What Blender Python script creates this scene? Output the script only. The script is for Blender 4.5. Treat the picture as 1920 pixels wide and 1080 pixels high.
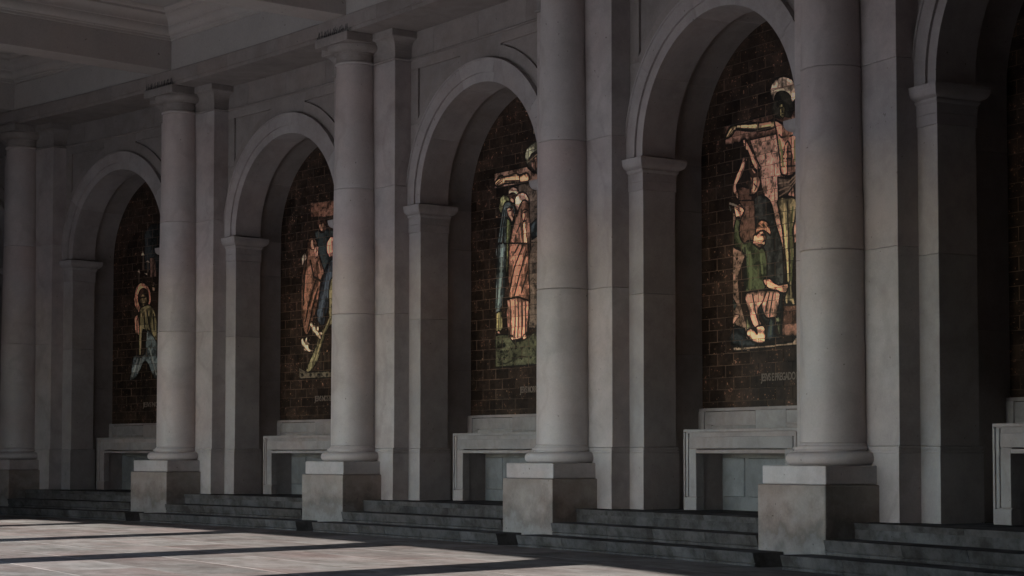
import bpy, bmesh, math, random
import numpy as np
from mathutils import Vector, Matrix
for _o in list(bpy.data.objects): bpy.data.objects.remove(_o)
SC = bpy.context.scene
COL = SC.collection
random.seed(7)
# ------------------------------------------------------------------ layout constants (metres)
# The gallery is curved: columns stand on a circle of radius R about CEN, TH radians apart.
R = 79.567; TH = 0.08498; PHI4 = 0.48652; EYE = 1.4715
CEN = (4.26368 - R*math.cos(PHI4), 24.56599 - R*math.sin(PHI4))
S = R*TH; MID = S/2
# ------------------------------------------------------------------ camera
cam_d = bpy.data.cameras.new('camera'); cam = bpy.data.objects.new('camera', cam_d); COL.objects.link(cam)
cam.location = (0, 0, EYE); cam.rotation_euler = (math.radians(90) + 0.04571, 0, 0)
cam_d.sensor_width = 36; cam_d.lens = 3487.17/1920*36; cam_d.shift_y = 149.42/1920
cam_d.clip_start = 0.05; cam_d.clip_end = 3000
SC.camera = cam
# ------------------------------------------------------------------ sky, sun, exposure
SUN_DIR = Vector((0.72*math.cos(math.radians(24.6)), 0.69*math.cos(math.radians(24.6)), -math.sin(math.radians(24.6)))).normalized()
w = bpy.data.worlds.new('World'); SC.world = w; w.use_nodes = True
nt = w.node_tree; nt.nodes.clear()
wo = nt.nodes.new('ShaderNodeOutputWorld'); bg = nt.nodes.new('ShaderNodeBackground'); sk = nt.nodes.new('ShaderNodeTexSky')
sk.sky_type = 'NISHITA'; sk.sun_disc = False; sk.sun_elevation = math.radians(24.6)
sk.sun_rotation = math.atan2(-SUN_DIR.x, -SUN_DIR.y) % (2*math.pi)
sk.dust_density = 0.1; sk.air_density = 1.0; sk.ozone_density = 1.0
bg.inputs[1].default_value = 0.15
nt.links.new(sk.outputs[0], bg.inputs[0]); nt.links.new(bg.outputs[0], wo.inputs[0])
sd = bpy.data.lights.new('sun', 'SUN'); sd.energy = 3.1; sd.angle = math.radians(0.53); sd.color = (1.0, 0.955, 0.90)
so = bpy.data.objects.new('sun', sd); COL.objects.link(so); so.rotation_euler = SUN_DIR.to_track_quat('-Z', 'Y').to_euler(); so.location = (-40, -40, 60)
SC.view_settings.view_transform = 'Standard'; SC.view_settings.look = 'None'
SC.view_settings.exposure = 1.95; SC.view_settings.gamma = 1.0; SC.view_settings.use_curve_mapping = False
SC.render.engine = 'CYCLES'
SC.cycles.max_bounces = 8; SC.cycles.diffuse_bounces = 5
# ------------------------------------------------------------------ mapping
def cpt(a, b, z):
    """arc length a towards the camera, depth b into the wall -> local xyz of the column frame"""
    t = a/R
    return ((R+b)*math.sin(t), (R+b)*math.cos(t)-R, z)
def frame(i, b=0.0, a=0.0):
    ang = PHI4 + TH*(4-i) - a/R
    loc = (CEN[0]+(R+b)*math.cos(ang), CEN[1]+(R+b)*math.sin(ang), 0)
    return loc, ang-math.pi/2
# ------------------------------------------------------------------ mesh builders
class MB:
    def __init__(s): s.v=[]; s.f=[]
    def quadstrip(s, loops, closed_loop=True, cap=True):
        n=len(loops[0]); o=len(s.v)
        for L in loops: s.v += L
        m=len(loops)
        for k in range(m-1):
            for j in range(n if closed_loop else n-1):
                j2=(j+1)%n
                s.f.append((o+k*n+j, o+k*n+j2, o+(k+1)*n+j2, o+(k+1)*n+j))
        if cap and closed_loop:
            s.f.append(tuple(o+j for j in range(n))[::-1]); s.f.append(tuple(o+(m-1)*n+j for j in range(n)))
    def sweep(s, prof, alist, m=cpt):
        """closed profile [(b,z)..] swept along a"""
        s.quadstrip([[m(a,b,z) for b,z in prof] for a in alist])
    def box(s, a0,a1,b0,b1,z0,z1, m=cpt, n=1):
        s.sweep([(b0,z0),(b1,z0),(b1,z1),(b0,z1)], [a0+(a1-a0)*k/n for k in range(n+1)], m)
    def slices(s, pts, b0, b1, m=cpt):
        """pts: [(a, zlo, zhi)..]"""
        s.quadstrip([[m(a,b0,l),m(a,b1,l),m(a,b1,h),m(a,b0,h)] for a,l,h in pts])
    def arc(s, prof, t0, t1, cz, ca=None, step=4.0, m=cpt):
        """closed profile [(r,b)..] swept about (ca,cz), degrees"""
        ca = MID if ca is None else ca
        n=max(2,int(abs(t1-t0)/step))
        L=[]
        for k in range(n+1):
            t=math.radians(t0+(t1-t0)*k/n)
            L.append([m(ca+r*math.cos(t), b, cz+r*math.sin(t)) for r,b in prof])
        s.quadstrip(L)
    def ring(s, prof, a0,a1,b0,b1, m=cpt, cap=True):
        """(d,z) profile round a rectangle; d grows outwards"""
        s.quadstrip([[m(a0-d,b0-d,z),m(a1+d,b0-d,z),m(a1+d,b1+d,z),m(a0-d,b1+d,z)] for d,z in prof], cap=cap)
    def lathe(s, prof, n=48):
        s.quadstrip([[(r*math.cos(2*math.pi*j/n), r*math.sin(2*math.pi*j/n), z) for j in range(n)] for r,z in prof])
    def mesh(s, name, mat, bevel=0.0, smooth=False, seg=1):
        me=bpy.data.meshes.new(name); bm=bmesh.new()
        vs=[bm.verts.new(v) for v in s.v]
        for f in s.f:
            try: bm.faces.new([vs[i] for i in f])
            except ValueError: pass
        bmesh.ops.recalc_face_normals(bm, faces=bm.faces)
        if bevel>0:
            es=[e for e in bm.edges if len(e.link_faces)==2 and e.calc_face_angle(0)>0.6]
            bmesh.ops.bevel(bm, geom=es, offset=bevel, segments=seg, affect='EDGES', profile=0.6, clamp_overlap=True)
        if smooth:
            for f in bm.faces: f.smooth = True
            for e in bm.edges:
                if len(e.link_faces)==2 and e.calc_face_angle(0)>0.5: e.smooth=False
        bm.to_mesh(me); bm.free(); me.materials.append(mat)
        return me
def box_mesh(name, mat, *a, bevel=0.0, m=cpt, n=1):
    q=MB(); q.box(*a, m=m, n=n); return q.mesh(name, mat, bevel)
def xyz(a,b,z): return (a,b,z)
def link(name, me, parent=None, loc=None, rz=None):
    o=bpy.data.objects.new(name, me); COL.objects.link(o)
    if parent: o.parent=parent
    if loc is not None: o.location=loc
    if rz is not None: o.rotation_euler=(0,0,rz)
    return o
def tag(o, label=None, cat=None, group=None, kind=None):
    if label: o['label']=label
    if cat: o['category']=cat
    if group: o['group']=group
    if kind: o['kind']=kind
    return o
def thing(name, i, label=None, cat=None, group=None, kind=None, a=0.0, b=0.0):
    loc, rz = frame(i, b, a)
    return tag(link(name, None, None, loc, rz), label, cat, group, kind)
def parts(parent, plist):
    out=[]
    for name, me in plist: out.append(link(name, me, parent))
    return out
# ------------------------------------------------------------------ materials
def nodes(name):
    m=bpy.data.materials.new(name); m.use_nodes=True; t=m.node_tree
    return m, t, t.nodes['Principled BSDF']
def stone(name, base, var=0.10, rough=0.55, scale=1.0, warm=(0.10,0.0,-0.06), stain=0.25, bump=0.15, vein=0.0, spec=0.35, streak=(1,1,1), tone=(0.91,1.07)):
    m,t,p=nodes(name); N=t.nodes.new; Lk=t.links.new
    tc=N('ShaderNodeTexCoord'); oi=N('ShaderNodeObjectInfo')
    mp=N('ShaderNodeMapping'); mp.inputs['Scale'].default_value=streak
    off=N('ShaderNodeVectorMath'); off.operation='SCALE'; off.inputs[0].default_value=(37.0,71.0,53.0)
    Lk(oi.outputs['Random'], off.inputs['Scale'])
    add=N('ShaderNodeVectorMath'); add.operation='ADD'
    Lk(tc.outputs['Object'], mp.inputs['Vector']); Lk(mp.outputs[0], add.inputs[0]); Lk(off.outputs[0], add.inputs[1])
    def noise(s, d=6, r=0.6):
        n=N('ShaderNodeTexNoise'); n.inputs['Scale'].default_value=s*scale; n.inputs['Detail'].default_value=d; n.inputs['Roughness'].default_value=r
        Lk(add.outputs[0], n.inputs['Vector']); return n
    def ramp(src, stops):
        r=N('ShaderNodeValToRGB'); e=r.color_ramp.elements
        while len(e)<len(stops): e.new(0.5)
        for k,(pos,c) in enumerate(stops): e[k].position=pos; e[k].color=(*c,1)
        Lk(src, r.inputs[0]); return r
    def mix(kind, fac, a, b):
        x=N('ShaderNodeMix'); x.data_type='RGBA'; x.blend_type=kind
        if isinstance(fac,(int,float)): x.inputs[0].default_value=fac
        else: Lk(fac, x.inputs[0])
        for s_,k in ((a,6),(b,7)):
            if isinstance(s_,tuple): x.inputs[k].default_value=(*s_,1)
            else: Lk(s_, x.inputs[k])
        return x.outputs[2]
    lo=tuple(c*(1-var) for c in base); hi=tuple(min(0.85,c*(1+var)) for c in base)
    big=ramp(noise(0.7,5).outputs[0], [(0.32,lo),(0.68,hi)])
    wm=tuple(max(0,base[k]*(1+warm[k])) for k in range(3))
    col=mix('MIX', ramp(noise(0.45,3).outputs[0],[(0.42,(0,0,0)),(0.7,(1,1,1))]).outputs[0], big.outputs[0], wm)
    # fine grain
    col=mix('MULTIPLY', 0.35, col, ramp(noise(38,4,0.7).outputs[0],[(0.3,(0.72,0.72,0.72)),(0.62,(1,1,1))]).outputs[0])
    # dirt blotches
    if stain>0:
        col=mix('MULTIPLY', stain, col, ramp(noise(1.9,9,0.72).outputs[0],[(0.36,(0.34,0.32,0.30)),(0.60,(1,1,1))]).outputs[0])
        # small pits and specks
        sp=ramp(noise(17,2,0.5).outputs[0],[(0.22,(0.25,0.23,0.21)),(0.27,(1,1,1))]); col=mix('MULTIPLY', 0.8, col, sp.outputs[0])
    if vein>0:
        nz=noise(1.2,8,0.7); wv=N('ShaderNodeTexWave'); wv.inputs['Scale'].default_value=0.35*scale; wv.inputs['Distortion'].default_value=14; wv.inputs['Detail'].default_value=4
        Lk(add.outputs[0], wv.inputs['Vector'])
        col=mix('MULTIPLY', vein, col, ramp(wv.outputs['Fac'],[(0.0,(0.62,0.58,0.55)),(0.07,(1,1,1))]).outputs[0])
    # piece to piece tone
    hsv=N('ShaderNodeHueSaturation'); mr=N('ShaderNodeMapRange'); mr.inputs['To Min'].default_value=tone[0]; mr.inputs['To Max'].default_value=tone[1]
    Lk(oi.outputs['Random'], mr.inputs['Value']); Lk(mr.outputs[0], hsv.inputs['Value']); Lk(col, hsv.inputs['Color'])
    Lk(hsv.outputs[0], p.inputs['Base Color'])
    rr=N('ShaderNodeMapRange'); rr.inputs['To Min'].default_value=rough-0.12; rr.inputs['To Max'].default_value=rough+0.15
    nn=noise(5,6); Lk(nn.outputs[0], rr.inputs['Value']); Lk(rr.outputs[0], p.inputs['Roughness'])
    p.inputs['Specular IOR Level'].default_value=spec
    if bump>0:
        bp=N('ShaderNodeBump'); bp.inputs['Strength'].default_value=bump; bp.inputs['Distance'].default_value=0.012
        Lk(noise(9,10,0.7).outputs[0], bp.inputs['Height']); Lk(bp.outputs[0], p.inputs['Normal'])
    m['_']=1
    return m, t, p, hsv, add
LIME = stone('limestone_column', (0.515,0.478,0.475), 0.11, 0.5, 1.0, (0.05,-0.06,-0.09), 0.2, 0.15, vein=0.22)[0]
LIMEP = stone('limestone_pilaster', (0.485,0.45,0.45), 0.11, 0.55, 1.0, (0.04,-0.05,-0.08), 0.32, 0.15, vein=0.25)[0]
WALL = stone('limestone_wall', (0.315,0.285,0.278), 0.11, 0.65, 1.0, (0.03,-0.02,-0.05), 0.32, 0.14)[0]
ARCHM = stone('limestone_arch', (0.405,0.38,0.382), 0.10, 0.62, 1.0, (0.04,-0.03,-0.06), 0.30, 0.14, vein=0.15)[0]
CEIL = stone('ceiling_plaster', (0.47,0.45,0.44), 0.07, 0.75, 0.6, (0.05,-0.03,-0.06), 0.15, 0.06)[0]
STEP = stone('step_stone', (0.122,0.118,0.12), 0.24, 0.8, 1.3, (0.05,-0.02,-0.06), 0.85, 0.25, spec=0.0)[0]
ALTM = stone('altar_marble', (0.375,0.352,0.352), 0.10, 0.5, 1.2, (0.08,-0.06,-0.10), 0.35, 0.08, vein=0.2)[0]
RECM = stone('altar_panel_marble', (0.225,0.232,0.242), 0.12, 0.5, 1.2, (0.03,0.0,-0.02), 0.45, 0.08, vein=0.2)[0]
PLAZA = stone('plaza_paving', (0.58,0.57,0.56), 0.10, 0.7, 0.2, (0.05,0.0,-0.05), 0.3, 0.1)[0]
FLOORB = stone('floor_bedding', (0.12,0.11,0.10), 0.10, 0.8, 1.0, (0,0,0), 0.3, 0.1)[0]
SLAB = stone('polished_floor_slab', (0.225,0.212,0.203), 0.22, 0.8, 0.9, (-0.10,-0.24,-0.25), 0.55, 0.03, vein=0.12, spec=0.0, streak=(0.8,1.5,1), tone=(0.84,1.12))[0]
# pedestal stone with its own water stains and pale worn foot, darker along the bottom
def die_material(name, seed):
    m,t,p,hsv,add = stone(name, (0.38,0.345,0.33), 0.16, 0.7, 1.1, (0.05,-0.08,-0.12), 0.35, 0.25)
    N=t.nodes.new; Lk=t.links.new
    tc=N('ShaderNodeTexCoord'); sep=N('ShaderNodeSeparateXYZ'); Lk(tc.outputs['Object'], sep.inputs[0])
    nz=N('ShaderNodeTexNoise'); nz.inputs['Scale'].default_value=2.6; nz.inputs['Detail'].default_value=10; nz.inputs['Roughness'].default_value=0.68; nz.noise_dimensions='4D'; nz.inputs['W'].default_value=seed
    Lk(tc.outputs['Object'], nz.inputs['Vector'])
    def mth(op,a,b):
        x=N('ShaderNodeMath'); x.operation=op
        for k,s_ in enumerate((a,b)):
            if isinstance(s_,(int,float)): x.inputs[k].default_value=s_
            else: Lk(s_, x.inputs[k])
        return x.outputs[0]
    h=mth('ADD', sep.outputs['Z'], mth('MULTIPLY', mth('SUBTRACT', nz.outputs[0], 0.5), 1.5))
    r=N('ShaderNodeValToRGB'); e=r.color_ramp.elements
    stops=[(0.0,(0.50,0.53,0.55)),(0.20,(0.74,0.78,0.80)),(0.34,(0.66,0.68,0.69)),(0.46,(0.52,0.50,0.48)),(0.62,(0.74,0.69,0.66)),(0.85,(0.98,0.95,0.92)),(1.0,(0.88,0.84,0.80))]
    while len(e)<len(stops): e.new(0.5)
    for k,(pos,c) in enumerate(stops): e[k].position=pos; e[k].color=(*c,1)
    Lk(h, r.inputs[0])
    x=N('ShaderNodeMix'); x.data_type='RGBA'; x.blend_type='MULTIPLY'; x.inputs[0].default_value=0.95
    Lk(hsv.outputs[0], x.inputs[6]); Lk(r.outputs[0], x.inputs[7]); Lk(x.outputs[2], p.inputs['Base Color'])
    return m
CAPM = stone('dimmed_capital_stone', (0.33,0.305,0.298), 0.12, 0.65, 1.0, (0.03,-0.03,-0.06), 0.4, 0.15)[0]  # darker colour on the capitals stands in for dim light near the ceiling
CAPW = stone('pedestal_cap_stone', (0.54,0.51,0.51), 0.09, 0.55, 1.0, (0.05,-0.09,-0.12), 0.35, 0.15)[0]
DARKW = stone('light_absorbing_panel', (0.05,0.048,0.045), 0.1, 0.6)[0]  # near black so the unseen walls bounce almost no light
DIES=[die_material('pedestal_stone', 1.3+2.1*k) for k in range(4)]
def plain(name, col, rough=0.5, metal=0.0):
    m,t,p=nodes(name); p.inputs['Roughness'].default_value=rough; p.inputs['Metallic'].default_value=metal
    n=t.nodes.new('ShaderNodeTexNoise'); n.inputs['Scale'].default_value=12; n.inputs['Detail'].default_value=5
    r=t.nodes.new('ShaderNodeValToRGB'); r.color_ramp.elements[0].position=.3; r.color_ramp.elements[1].position=.7
    r.color_ramp.elements[0].color=(*[c*.75 for c in col],1); r.color_ramp.elements[1].color=(*[min(1,c*1.15) for c in col],1)
    t.links.new(n.outputs[0], r.inputs[0]); t.links.new(r.outputs[0], p.inputs['Base Color'])
    return m
SPIKE=plain('spike_steel',(0.10,0.10,0.11),0.4,0.8)
GROUT=plain('tile_grout',(0.24,0.17,0.12),0.8)
for _n in GROUT.node_tree.nodes:
    if _n.type=='TEX_NOISE': _n.inputs['Scale'].default_value=2.6; _n.inputs['Detail'].default_value=7; _n.inputs['Roughness'].default_value=.7
    if _n.type=='VALTORGB':
        e=_n.color_ramp.elements; e[0].position=.46; e[0].color=(.028,.021,.018,1); e[1].position=.64; e[1].color=(.27,.17,.11,1)
LETTER=plain('letter_glaze',(0.20,0.16,0.13),0.4)
WHITE=plain('white_enamel',(0.5,0.5,0.48),0.5)
ART = {
 0: [
  ('P',30,36,42,0.3,0,[2.7,6.82,2.99,7.03,3.83,7,3.85,5.73,2.73,5.94]),
  ('P',176,162,146,0.3,0,[2.55,6.29,2.64,6.42,2.71,6.28]),
  ('P',176,162,146,0.3,0,[2.76,6.12,2.86,6.17,2.95,6.08]),
  ('P',176,162,146,0.3,0,[2.41,5.91,2.49,5.99,2.54,5.83]),
  ('P',176,162,146,0.3,0,[2.67,5.86,2.86,5.85,2.83,5.79]),
  ('L',90,78,68,0.06,0,[2.48,5.85,2.48,5.64]),
  ('L',90,78,68,0.06,0,[2.66,6.27,2.67,5.95]),
  ('L',90,78,68,0.06,0,[2.86,6.08,2.86,5.89]),
  ('P',150,100,76,0.4,0,[2.29,4.77,2.43,4.86,2.49,4.76,2.5,4.34,2.36,4.4]),
  ('P',200,130,88,0.9,0,[3.01,5.21,2.99,5.09,2.94,4.99,2.86,4.9,2.76,4.85,2.64,4.84,2.53,4.86,2.43,4.93,2.34,5.02,2.29,5.13,2.27,5.26,2.29,5.38,2.34,5.49,2.42,5.57,2.52,5.62,2.63,5.63,2.75,5.6,2.85,5.54,2.93,5.45,2.99,5.34]),
  ('P',52,36,28,0.3,0,[2.92,5.22,2.91,5.14,2.87,5.07,2.82,5.02,2.76,4.99,2.68,4.98,2.61,5,2.54,5.04,2.49,5.1,2.45,5.17,2.44,5.25,2.45,5.32,2.48,5.39,2.53,5.45,2.6,5.48,2.67,5.49,2.75,5.47,2.82,5.43,2.87,5.37,2.91,5.3]),
  ('P',122,110,72,0.3,0,[2.82,5.19,2.81,5.15,2.79,5.11,2.76,5.08,2.72,5.06,2.68,5.05,2.64,5.06,2.6,5.09,2.57,5.12,2.55,5.16,2.54,5.21,2.55,5.25,2.57,5.29,2.6,5.32,2.63,5.34,2.68,5.35,2.72,5.34,2.76,5.32,2.79,5.28,2.81,5.24]),
  ('L',28,28,30,0.04,0,[2.58,5.26,2.76,5.26]),
  ('L',28,28,30,0.03,0,[2.68,5.23,2.66,5.14]),
  ('L',28,28,30,0.03,0,[2.62,5.1,2.74,5.1]),
  ('P',96,94,66,0.9,0,[2.52,4.96,2.67,5.04,2.95,5.06,3.15,4.91,3.27,4.54,3.24,4.17,2.96,4.32,2.72,4.47,2.64,4.38,2.6,3.87,2.51,3.87,2.51,4.57]),
  ('L',28,28,30,0.05,0,[2.71,4.89,2.75,4.52]),
  ('L',28,28,30,0.05,0,[2.83,4.93,2.95,4.55,3.08,4.27]),
  ('L',28,28,30,0.05,0,[3.11,4.82,3.15,4.45]),
  ('L',158,152,104,0.05,0,[2.59,4.85,2.57,4.02]),
  ('P',72,88,102,0.8,0,[2.27,3.84,2.57,3.84,2.76,3.92,2.87,4.46,3.33,4.08,3.56,3.98,3.65,3.16,3.17,3.27,2.89,3.64,2.69,3.65,2.45,3.33,2.15,3.24,2.18,3.43]),
  ('L',150,168,182,0.05,0,[2.45,3.75,2.25,3.34]),
  ('L',150,168,182,0.05,0,[2.59,3.76,2.45,3.42]),
  ('L',150,168,182,0.05,0,[2.96,4,3.25,3.36]),
  ('P',60,48,40,0.4,0,[3.23,5.48,3.22,5.43,3.2,5.4,3.18,5.37,3.15,5.35,3.12,5.34,3.08,5.35,3.05,5.38,3.02,5.41,3.01,5.45,3,5.49,3.01,5.53,3.02,5.57,3.05,5.6,3.08,5.62,3.11,5.62,3.15,5.61,3.18,5.59,3.2,5.56,3.22,5.52]),
  ('P',135,112,82,0.3,0,[3.19,5.46,3.18,5.44,3.17,5.42,3.16,5.4,3.14,5.39,3.11,5.39,3.09,5.39,3.07,5.4,3.06,5.42,3.05,5.45,3.04,5.47,3.05,5.5,3.05,5.52,3.07,5.54,3.09,5.55,3.11,5.55,3.13,5.54,3.15,5.53,3.17,5.51,3.18,5.49]),
  ('L',28,28,30,0.04,0,[3.07,5.5,3.16,5.49]),
  ('P',78,58,50,0.4,0,[2.93,6.21,3.17,6.21,3.21,5.73,2.96,5.72]),
 ],
 1: [
  ('P',104,68,46,0.4,1,[2.52,6.92,3.1,6.89,3.63,6.87,3.64,6.56,3.07,6.55,2.53,6.6]),
  ('P',38,48,54,0.5,0,[2.68,6.26,3.03,6.3,3.56,6.2,3.57,5.22,3.04,5.26,2.84,5.8]),
  ('P',60,40,32,0.3,0,[3.14,6.37,3.13,6.32,3.1,6.27,3.06,6.24,3.01,6.22,2.95,6.21,2.9,6.23,2.84,6.26,2.8,6.3,2.78,6.35,2.77,6.41,2.78,6.46,2.8,6.51,2.84,6.54,2.89,6.56,2.95,6.57,3.01,6.55,3.06,6.52,3.1,6.48,3.13,6.43]),
  ('P',150,105,74,0.3,0,[3.03,6.35,3.02,6.32,3.01,6.29,2.99,6.27,2.96,6.26,2.93,6.26,2.9,6.26,2.87,6.28,2.85,6.31,2.83,6.34,2.83,6.37,2.83,6.4,2.85,6.43,2.87,6.45,2.9,6.46,2.93,6.47,2.96,6.46,2.99,6.44,3.01,6.42,3.02,6.38]),
  ('L',28,28,30,0.025,0,[2.86,6.42,2.98,6.42]),
  ('L',28,28,30,0.02,0,[2.92,6.39,2.91,6.33]),
  ('P',96,64,42,0.8,0,[2.38,6.06,2.53,6.15,2.74,6.08,2.84,5.8,2.97,5.53,3.05,5.35,2.92,5.18,2.81,4.66,2.43,4.04,2.21,4.34,2.16,4.97,2.22,5.5,2.35,5.84]),
  ('P',176,120,88,0.4,0,[2.71,5.98,2.7,5.95,2.69,5.92,2.67,5.89,2.63,5.88,2.6,5.88,2.57,5.89,2.54,5.9,2.51,5.93,2.5,5.97,2.49,6,2.5,6.04,2.51,6.07,2.54,6.09,2.57,6.11,2.6,6.11,2.63,6.1,2.66,6.08,2.69,6.05,2.7,6.02]),
  ('P',166,112,84,0.4,0,[2.66,5.86,2.74,5.99,2.83,5.92,2.8,5.72,2.7,5.68]),
  ('L',28,28,30,0.05,0,[2.42,5.84,2.3,5.32,2.26,4.7]),
  ('L',28,28,30,0.05,0,[2.53,5.65,2.65,5.29,2.92,5.18]),
  ('L',28,28,30,0.05,0,[2.73,5.2,2.46,4.68,2.35,4.34]),
  ('L',28,28,30,0.05,0,[2.81,5.01,2.58,4.5,2.43,4.11]),
  ('L',170,115,74,0.05,0,[2.38,5.4,2.31,4.87]),
  ('L',170,115,74,0.05,0,[2.84,5.58,2.92,5.36]),
  ('L',170,115,74,0.05,0,[2.69,4.93,2.54,4.59]),
  ('P',172,158,140,0.4,0,[2.17,5.75,2.34,5.86,2.39,5.71,2.3,5.63,2.23,5.46]),
  ('P',204,128,96,0.6,0,[3.13,5.98,3.28,6.1,3.56,6.12,3.57,5.62,3.25,5.66,3.15,5.78]),
  ('P',42,52,68,0.8,0,[3.05,5.37,3.28,5.59,3.57,5.62,3.57,5.09,3.29,4.76,3.12,4.38,3.01,4.19,2.78,4.38,2.85,4.84]),
  ('L',80,104,132,0.05,0,[3.15,5.25,3,4.74,2.89,4.39]),
  ('L',80,104,132,0.05,0,[3.28,5.33,3.18,4.82]),
  ('P',92,92,66,0.8,0,[3.23,5.03,3.36,5.22,3.57,5.22,3.58,4.27,3.31,4.2,3.11,4.01,2.84,3.48,2.53,3.23,2.35,3.26,2.67,3.66,2.93,4.08,3.2,4.29]),
  ('L',150,145,100,0.05,0,[3.27,4.9,3.29,4.37,3.03,4.04,2.74,3.48]),
  ('L',28,28,30,0.03,0,[3.16,4.07,2.86,3.6]),
  ('P',168,150,130,0.4,0,[2.51,4.26,2.6,4.32,2.65,4.25,2.71,4.29,2.75,4.19,2.85,4.2,2.86,4.09,2.99,4.06,2.93,3.91,2.76,4,2.63,4.06]),
  ('P',168,150,130,0.4,0,[2.18,3.92,2.26,3.98,2.31,3.92,2.42,4.01,2.43,3.89,2.51,3.84,2.47,3.75,2.71,3.68,2.44,3.66,2.26,3.74]),
  ('P',80,78,70,0.5,1,[2.11,3.33,2.44,3.22,3.59,3.21,3.59,3.08,2.13,3.08]),
  ('P',36,36,34,0,0,[2.3,3.16,2.28,3.14,2.25,3.13,2.21,3.14,2.19,3.17,2.21,3.19,2.25,3.2,2.28,3.18]),
  ('P',36,36,34,0,0,[2.61,3.15,2.59,3.13,2.56,3.12,2.52,3.13,2.5,3.16,2.52,3.18,2.55,3.19,2.59,3.18]),
  ('P',36,36,34,0,0,[2.92,3.14,2.9,3.12,2.86,3.11,2.83,3.12,2.81,3.15,2.82,3.17,2.86,3.18,2.9,3.17]),
  ('P',36,36,34,0,0,[3.22,3.13,3.21,3.11,3.17,3.1,3.13,3.12,3.12,3.14,3.13,3.16,3.17,3.17,3.21,3.16]),
  ('L',52,46,40,0.05,0,[2.28,3.63,2.28,3.32]),
  ('L',52,46,40,0.05,0,[2.44,3.62,2.44,3.31]),
  ('L',52,46,40,0.05,0,[2.94,3.6,2.94,3.3]),
  ('L',52,46,40,0.05,0,[3.09,3.6,3.09,3.29]),
  ('L',52,46,40,0.05,0,[3.24,3.59,3.24,3.28]),
 ],
 2: [
  ('P',128,98,82,0.6,1,[2.15,6.79,3.12,6.79,3.61,6.78,3.61,6.5,3.31,6.49,2.15,6.49]),
  ('P',92,82,76,0.4,1,[2.82,6.47,3.31,6.48,3.83,6.45,3.83,5.07,3.25,5.12,3.23,5.96]),
  ('P',92,82,76,0.4,1,[3.27,5.37,3.83,5.32,3.83,3.91,3.48,3.76,3.27,3.78]),
  ('P',128,135,118,0.8,0,[3.96,6.88,3.94,6.79,3.88,6.72,3.79,6.67,3.68,6.65,3.55,6.65,3.42,6.68,3.31,6.73,3.22,6.81,3.16,6.89,3.14,6.98,3.16,7.07,3.22,7.14,3.31,7.19,3.42,7.22,3.55,7.21,3.68,7.18,3.79,7.13,3.88,7.05,3.94,6.97]),
  ('P',42,40,38,0,0,[3.25,6.93,3.35,7.02,3.55,7.06,3.76,6.97,3.79,6.71,3.61,6.6,3.4,6.63,3.21,6.76]),
  ('P',98,72,60,0.3,0,[3.35,6.92,3.5,6.93,3.55,6.74,3.46,6.67,3.35,6.77]),
  ('L',28,28,30,0.025,0,[3.36,6.86,3.45,6.86]),
  ('L',140,120,90,0.02,0,[3.25,6.87,3.53,6.98]),
  ('P',165,128,84,0.9,0,[2.17,6.61,2.28,6.69,2.41,6.72,2.49,6.68,2.85,6.7,2.97,6.66,3.2,6.67,3.28,6.59,3.23,6.51,2.99,6.51,2.78,6.53,2.47,6.55,2.32,6.51,2.19,6.55]),
  ('L',215,175,115,0.03,0,[2.51,6.65,2.93,6.63]),
  ('L',28,28,30,0.035,0,[2.49,6.6,2.97,6.55]),
  ('L',28,28,30,0.03,0,[2.96,6.66,2.98,6.51]),
  ('L',28,28,30,0.022,0,[2.22,6.59,2.36,6.64]),
  ('L',28,28,30,0.022,0,[2.24,6.56,2.39,6.61]),
  ('L',28,28,30,0.022,0,[2.2,6.63,2.32,6.68]),
  ('L',28,28,30,0.022,0,[2.32,6.67,2.45,6.68]),
  ('P',200,158,140,0.8,0,[2.95,6.32,2.94,6.29,2.92,6.26,2.88,6.24,2.83,6.23,2.77,6.23,2.71,6.24,2.66,6.27,2.62,6.3,2.6,6.33,2.59,6.36,2.6,6.4,2.62,6.43,2.66,6.45,2.71,6.46,2.77,6.46,2.83,6.44,2.88,6.42,2.92,6.39,2.94,6.36]),
  ('P',70,48,38,0.5,0,[2.89,6.23,2.88,6.2,2.86,6.18,2.83,6.16,2.79,6.15,2.75,6.15,2.7,6.16,2.66,6.18,2.63,6.2,2.61,6.23,2.6,6.27,2.61,6.3,2.63,6.32,2.66,6.34,2.7,6.35,2.75,6.35,2.79,6.34,2.83,6.32,2.86,6.3,2.88,6.27]),
  ('P',170,120,92,0.3,0,[2.79,6.2,2.79,6.18,2.78,6.17,2.77,6.16,2.75,6.15,2.73,6.15,2.71,6.15,2.7,6.16,2.68,6.18,2.67,6.2,2.67,6.21,2.67,6.23,2.68,6.25,2.7,6.26,2.71,6.26,2.73,6.27,2.75,6.26,2.77,6.25,2.78,6.24,2.79,6.22]),
  ('P',130,138,92,0.8,0,[2.68,6.11,2.67,6.05,2.65,5.99,2.6,5.95,2.55,5.92,2.49,5.92,2.43,5.94,2.38,5.97,2.33,6.02,2.31,6.09,2.3,6.15,2.31,6.22,2.33,6.28,2.38,6.32,2.43,6.34,2.49,6.35,2.55,6.33,2.6,6.29,2.65,6.24,2.67,6.18]),
  ('P',66,82,92,0.9,0,[2.49,6.18,2.62,6.2,2.78,6.12,2.83,5.96,2.76,5.79,2.7,5.57,2.64,5.16,2.2,5.2,2.27,5.5,2.34,5.79,2.41,6.05]),
  ('P',84,98,60,0.6,0,[2.55,5.9,2.72,5.79,2.66,5.16,2.53,5.17]),
  ('P',190,128,100,0.6,0,[2.56,6.07,2.64,6.09,2.75,6.06,2.8,5.92,2.73,5.79,2.64,5.89,2.58,5.94]),
  ('L',28,28,30,0.03,0,[2.61,6.02,2.68,6.02]),
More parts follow.
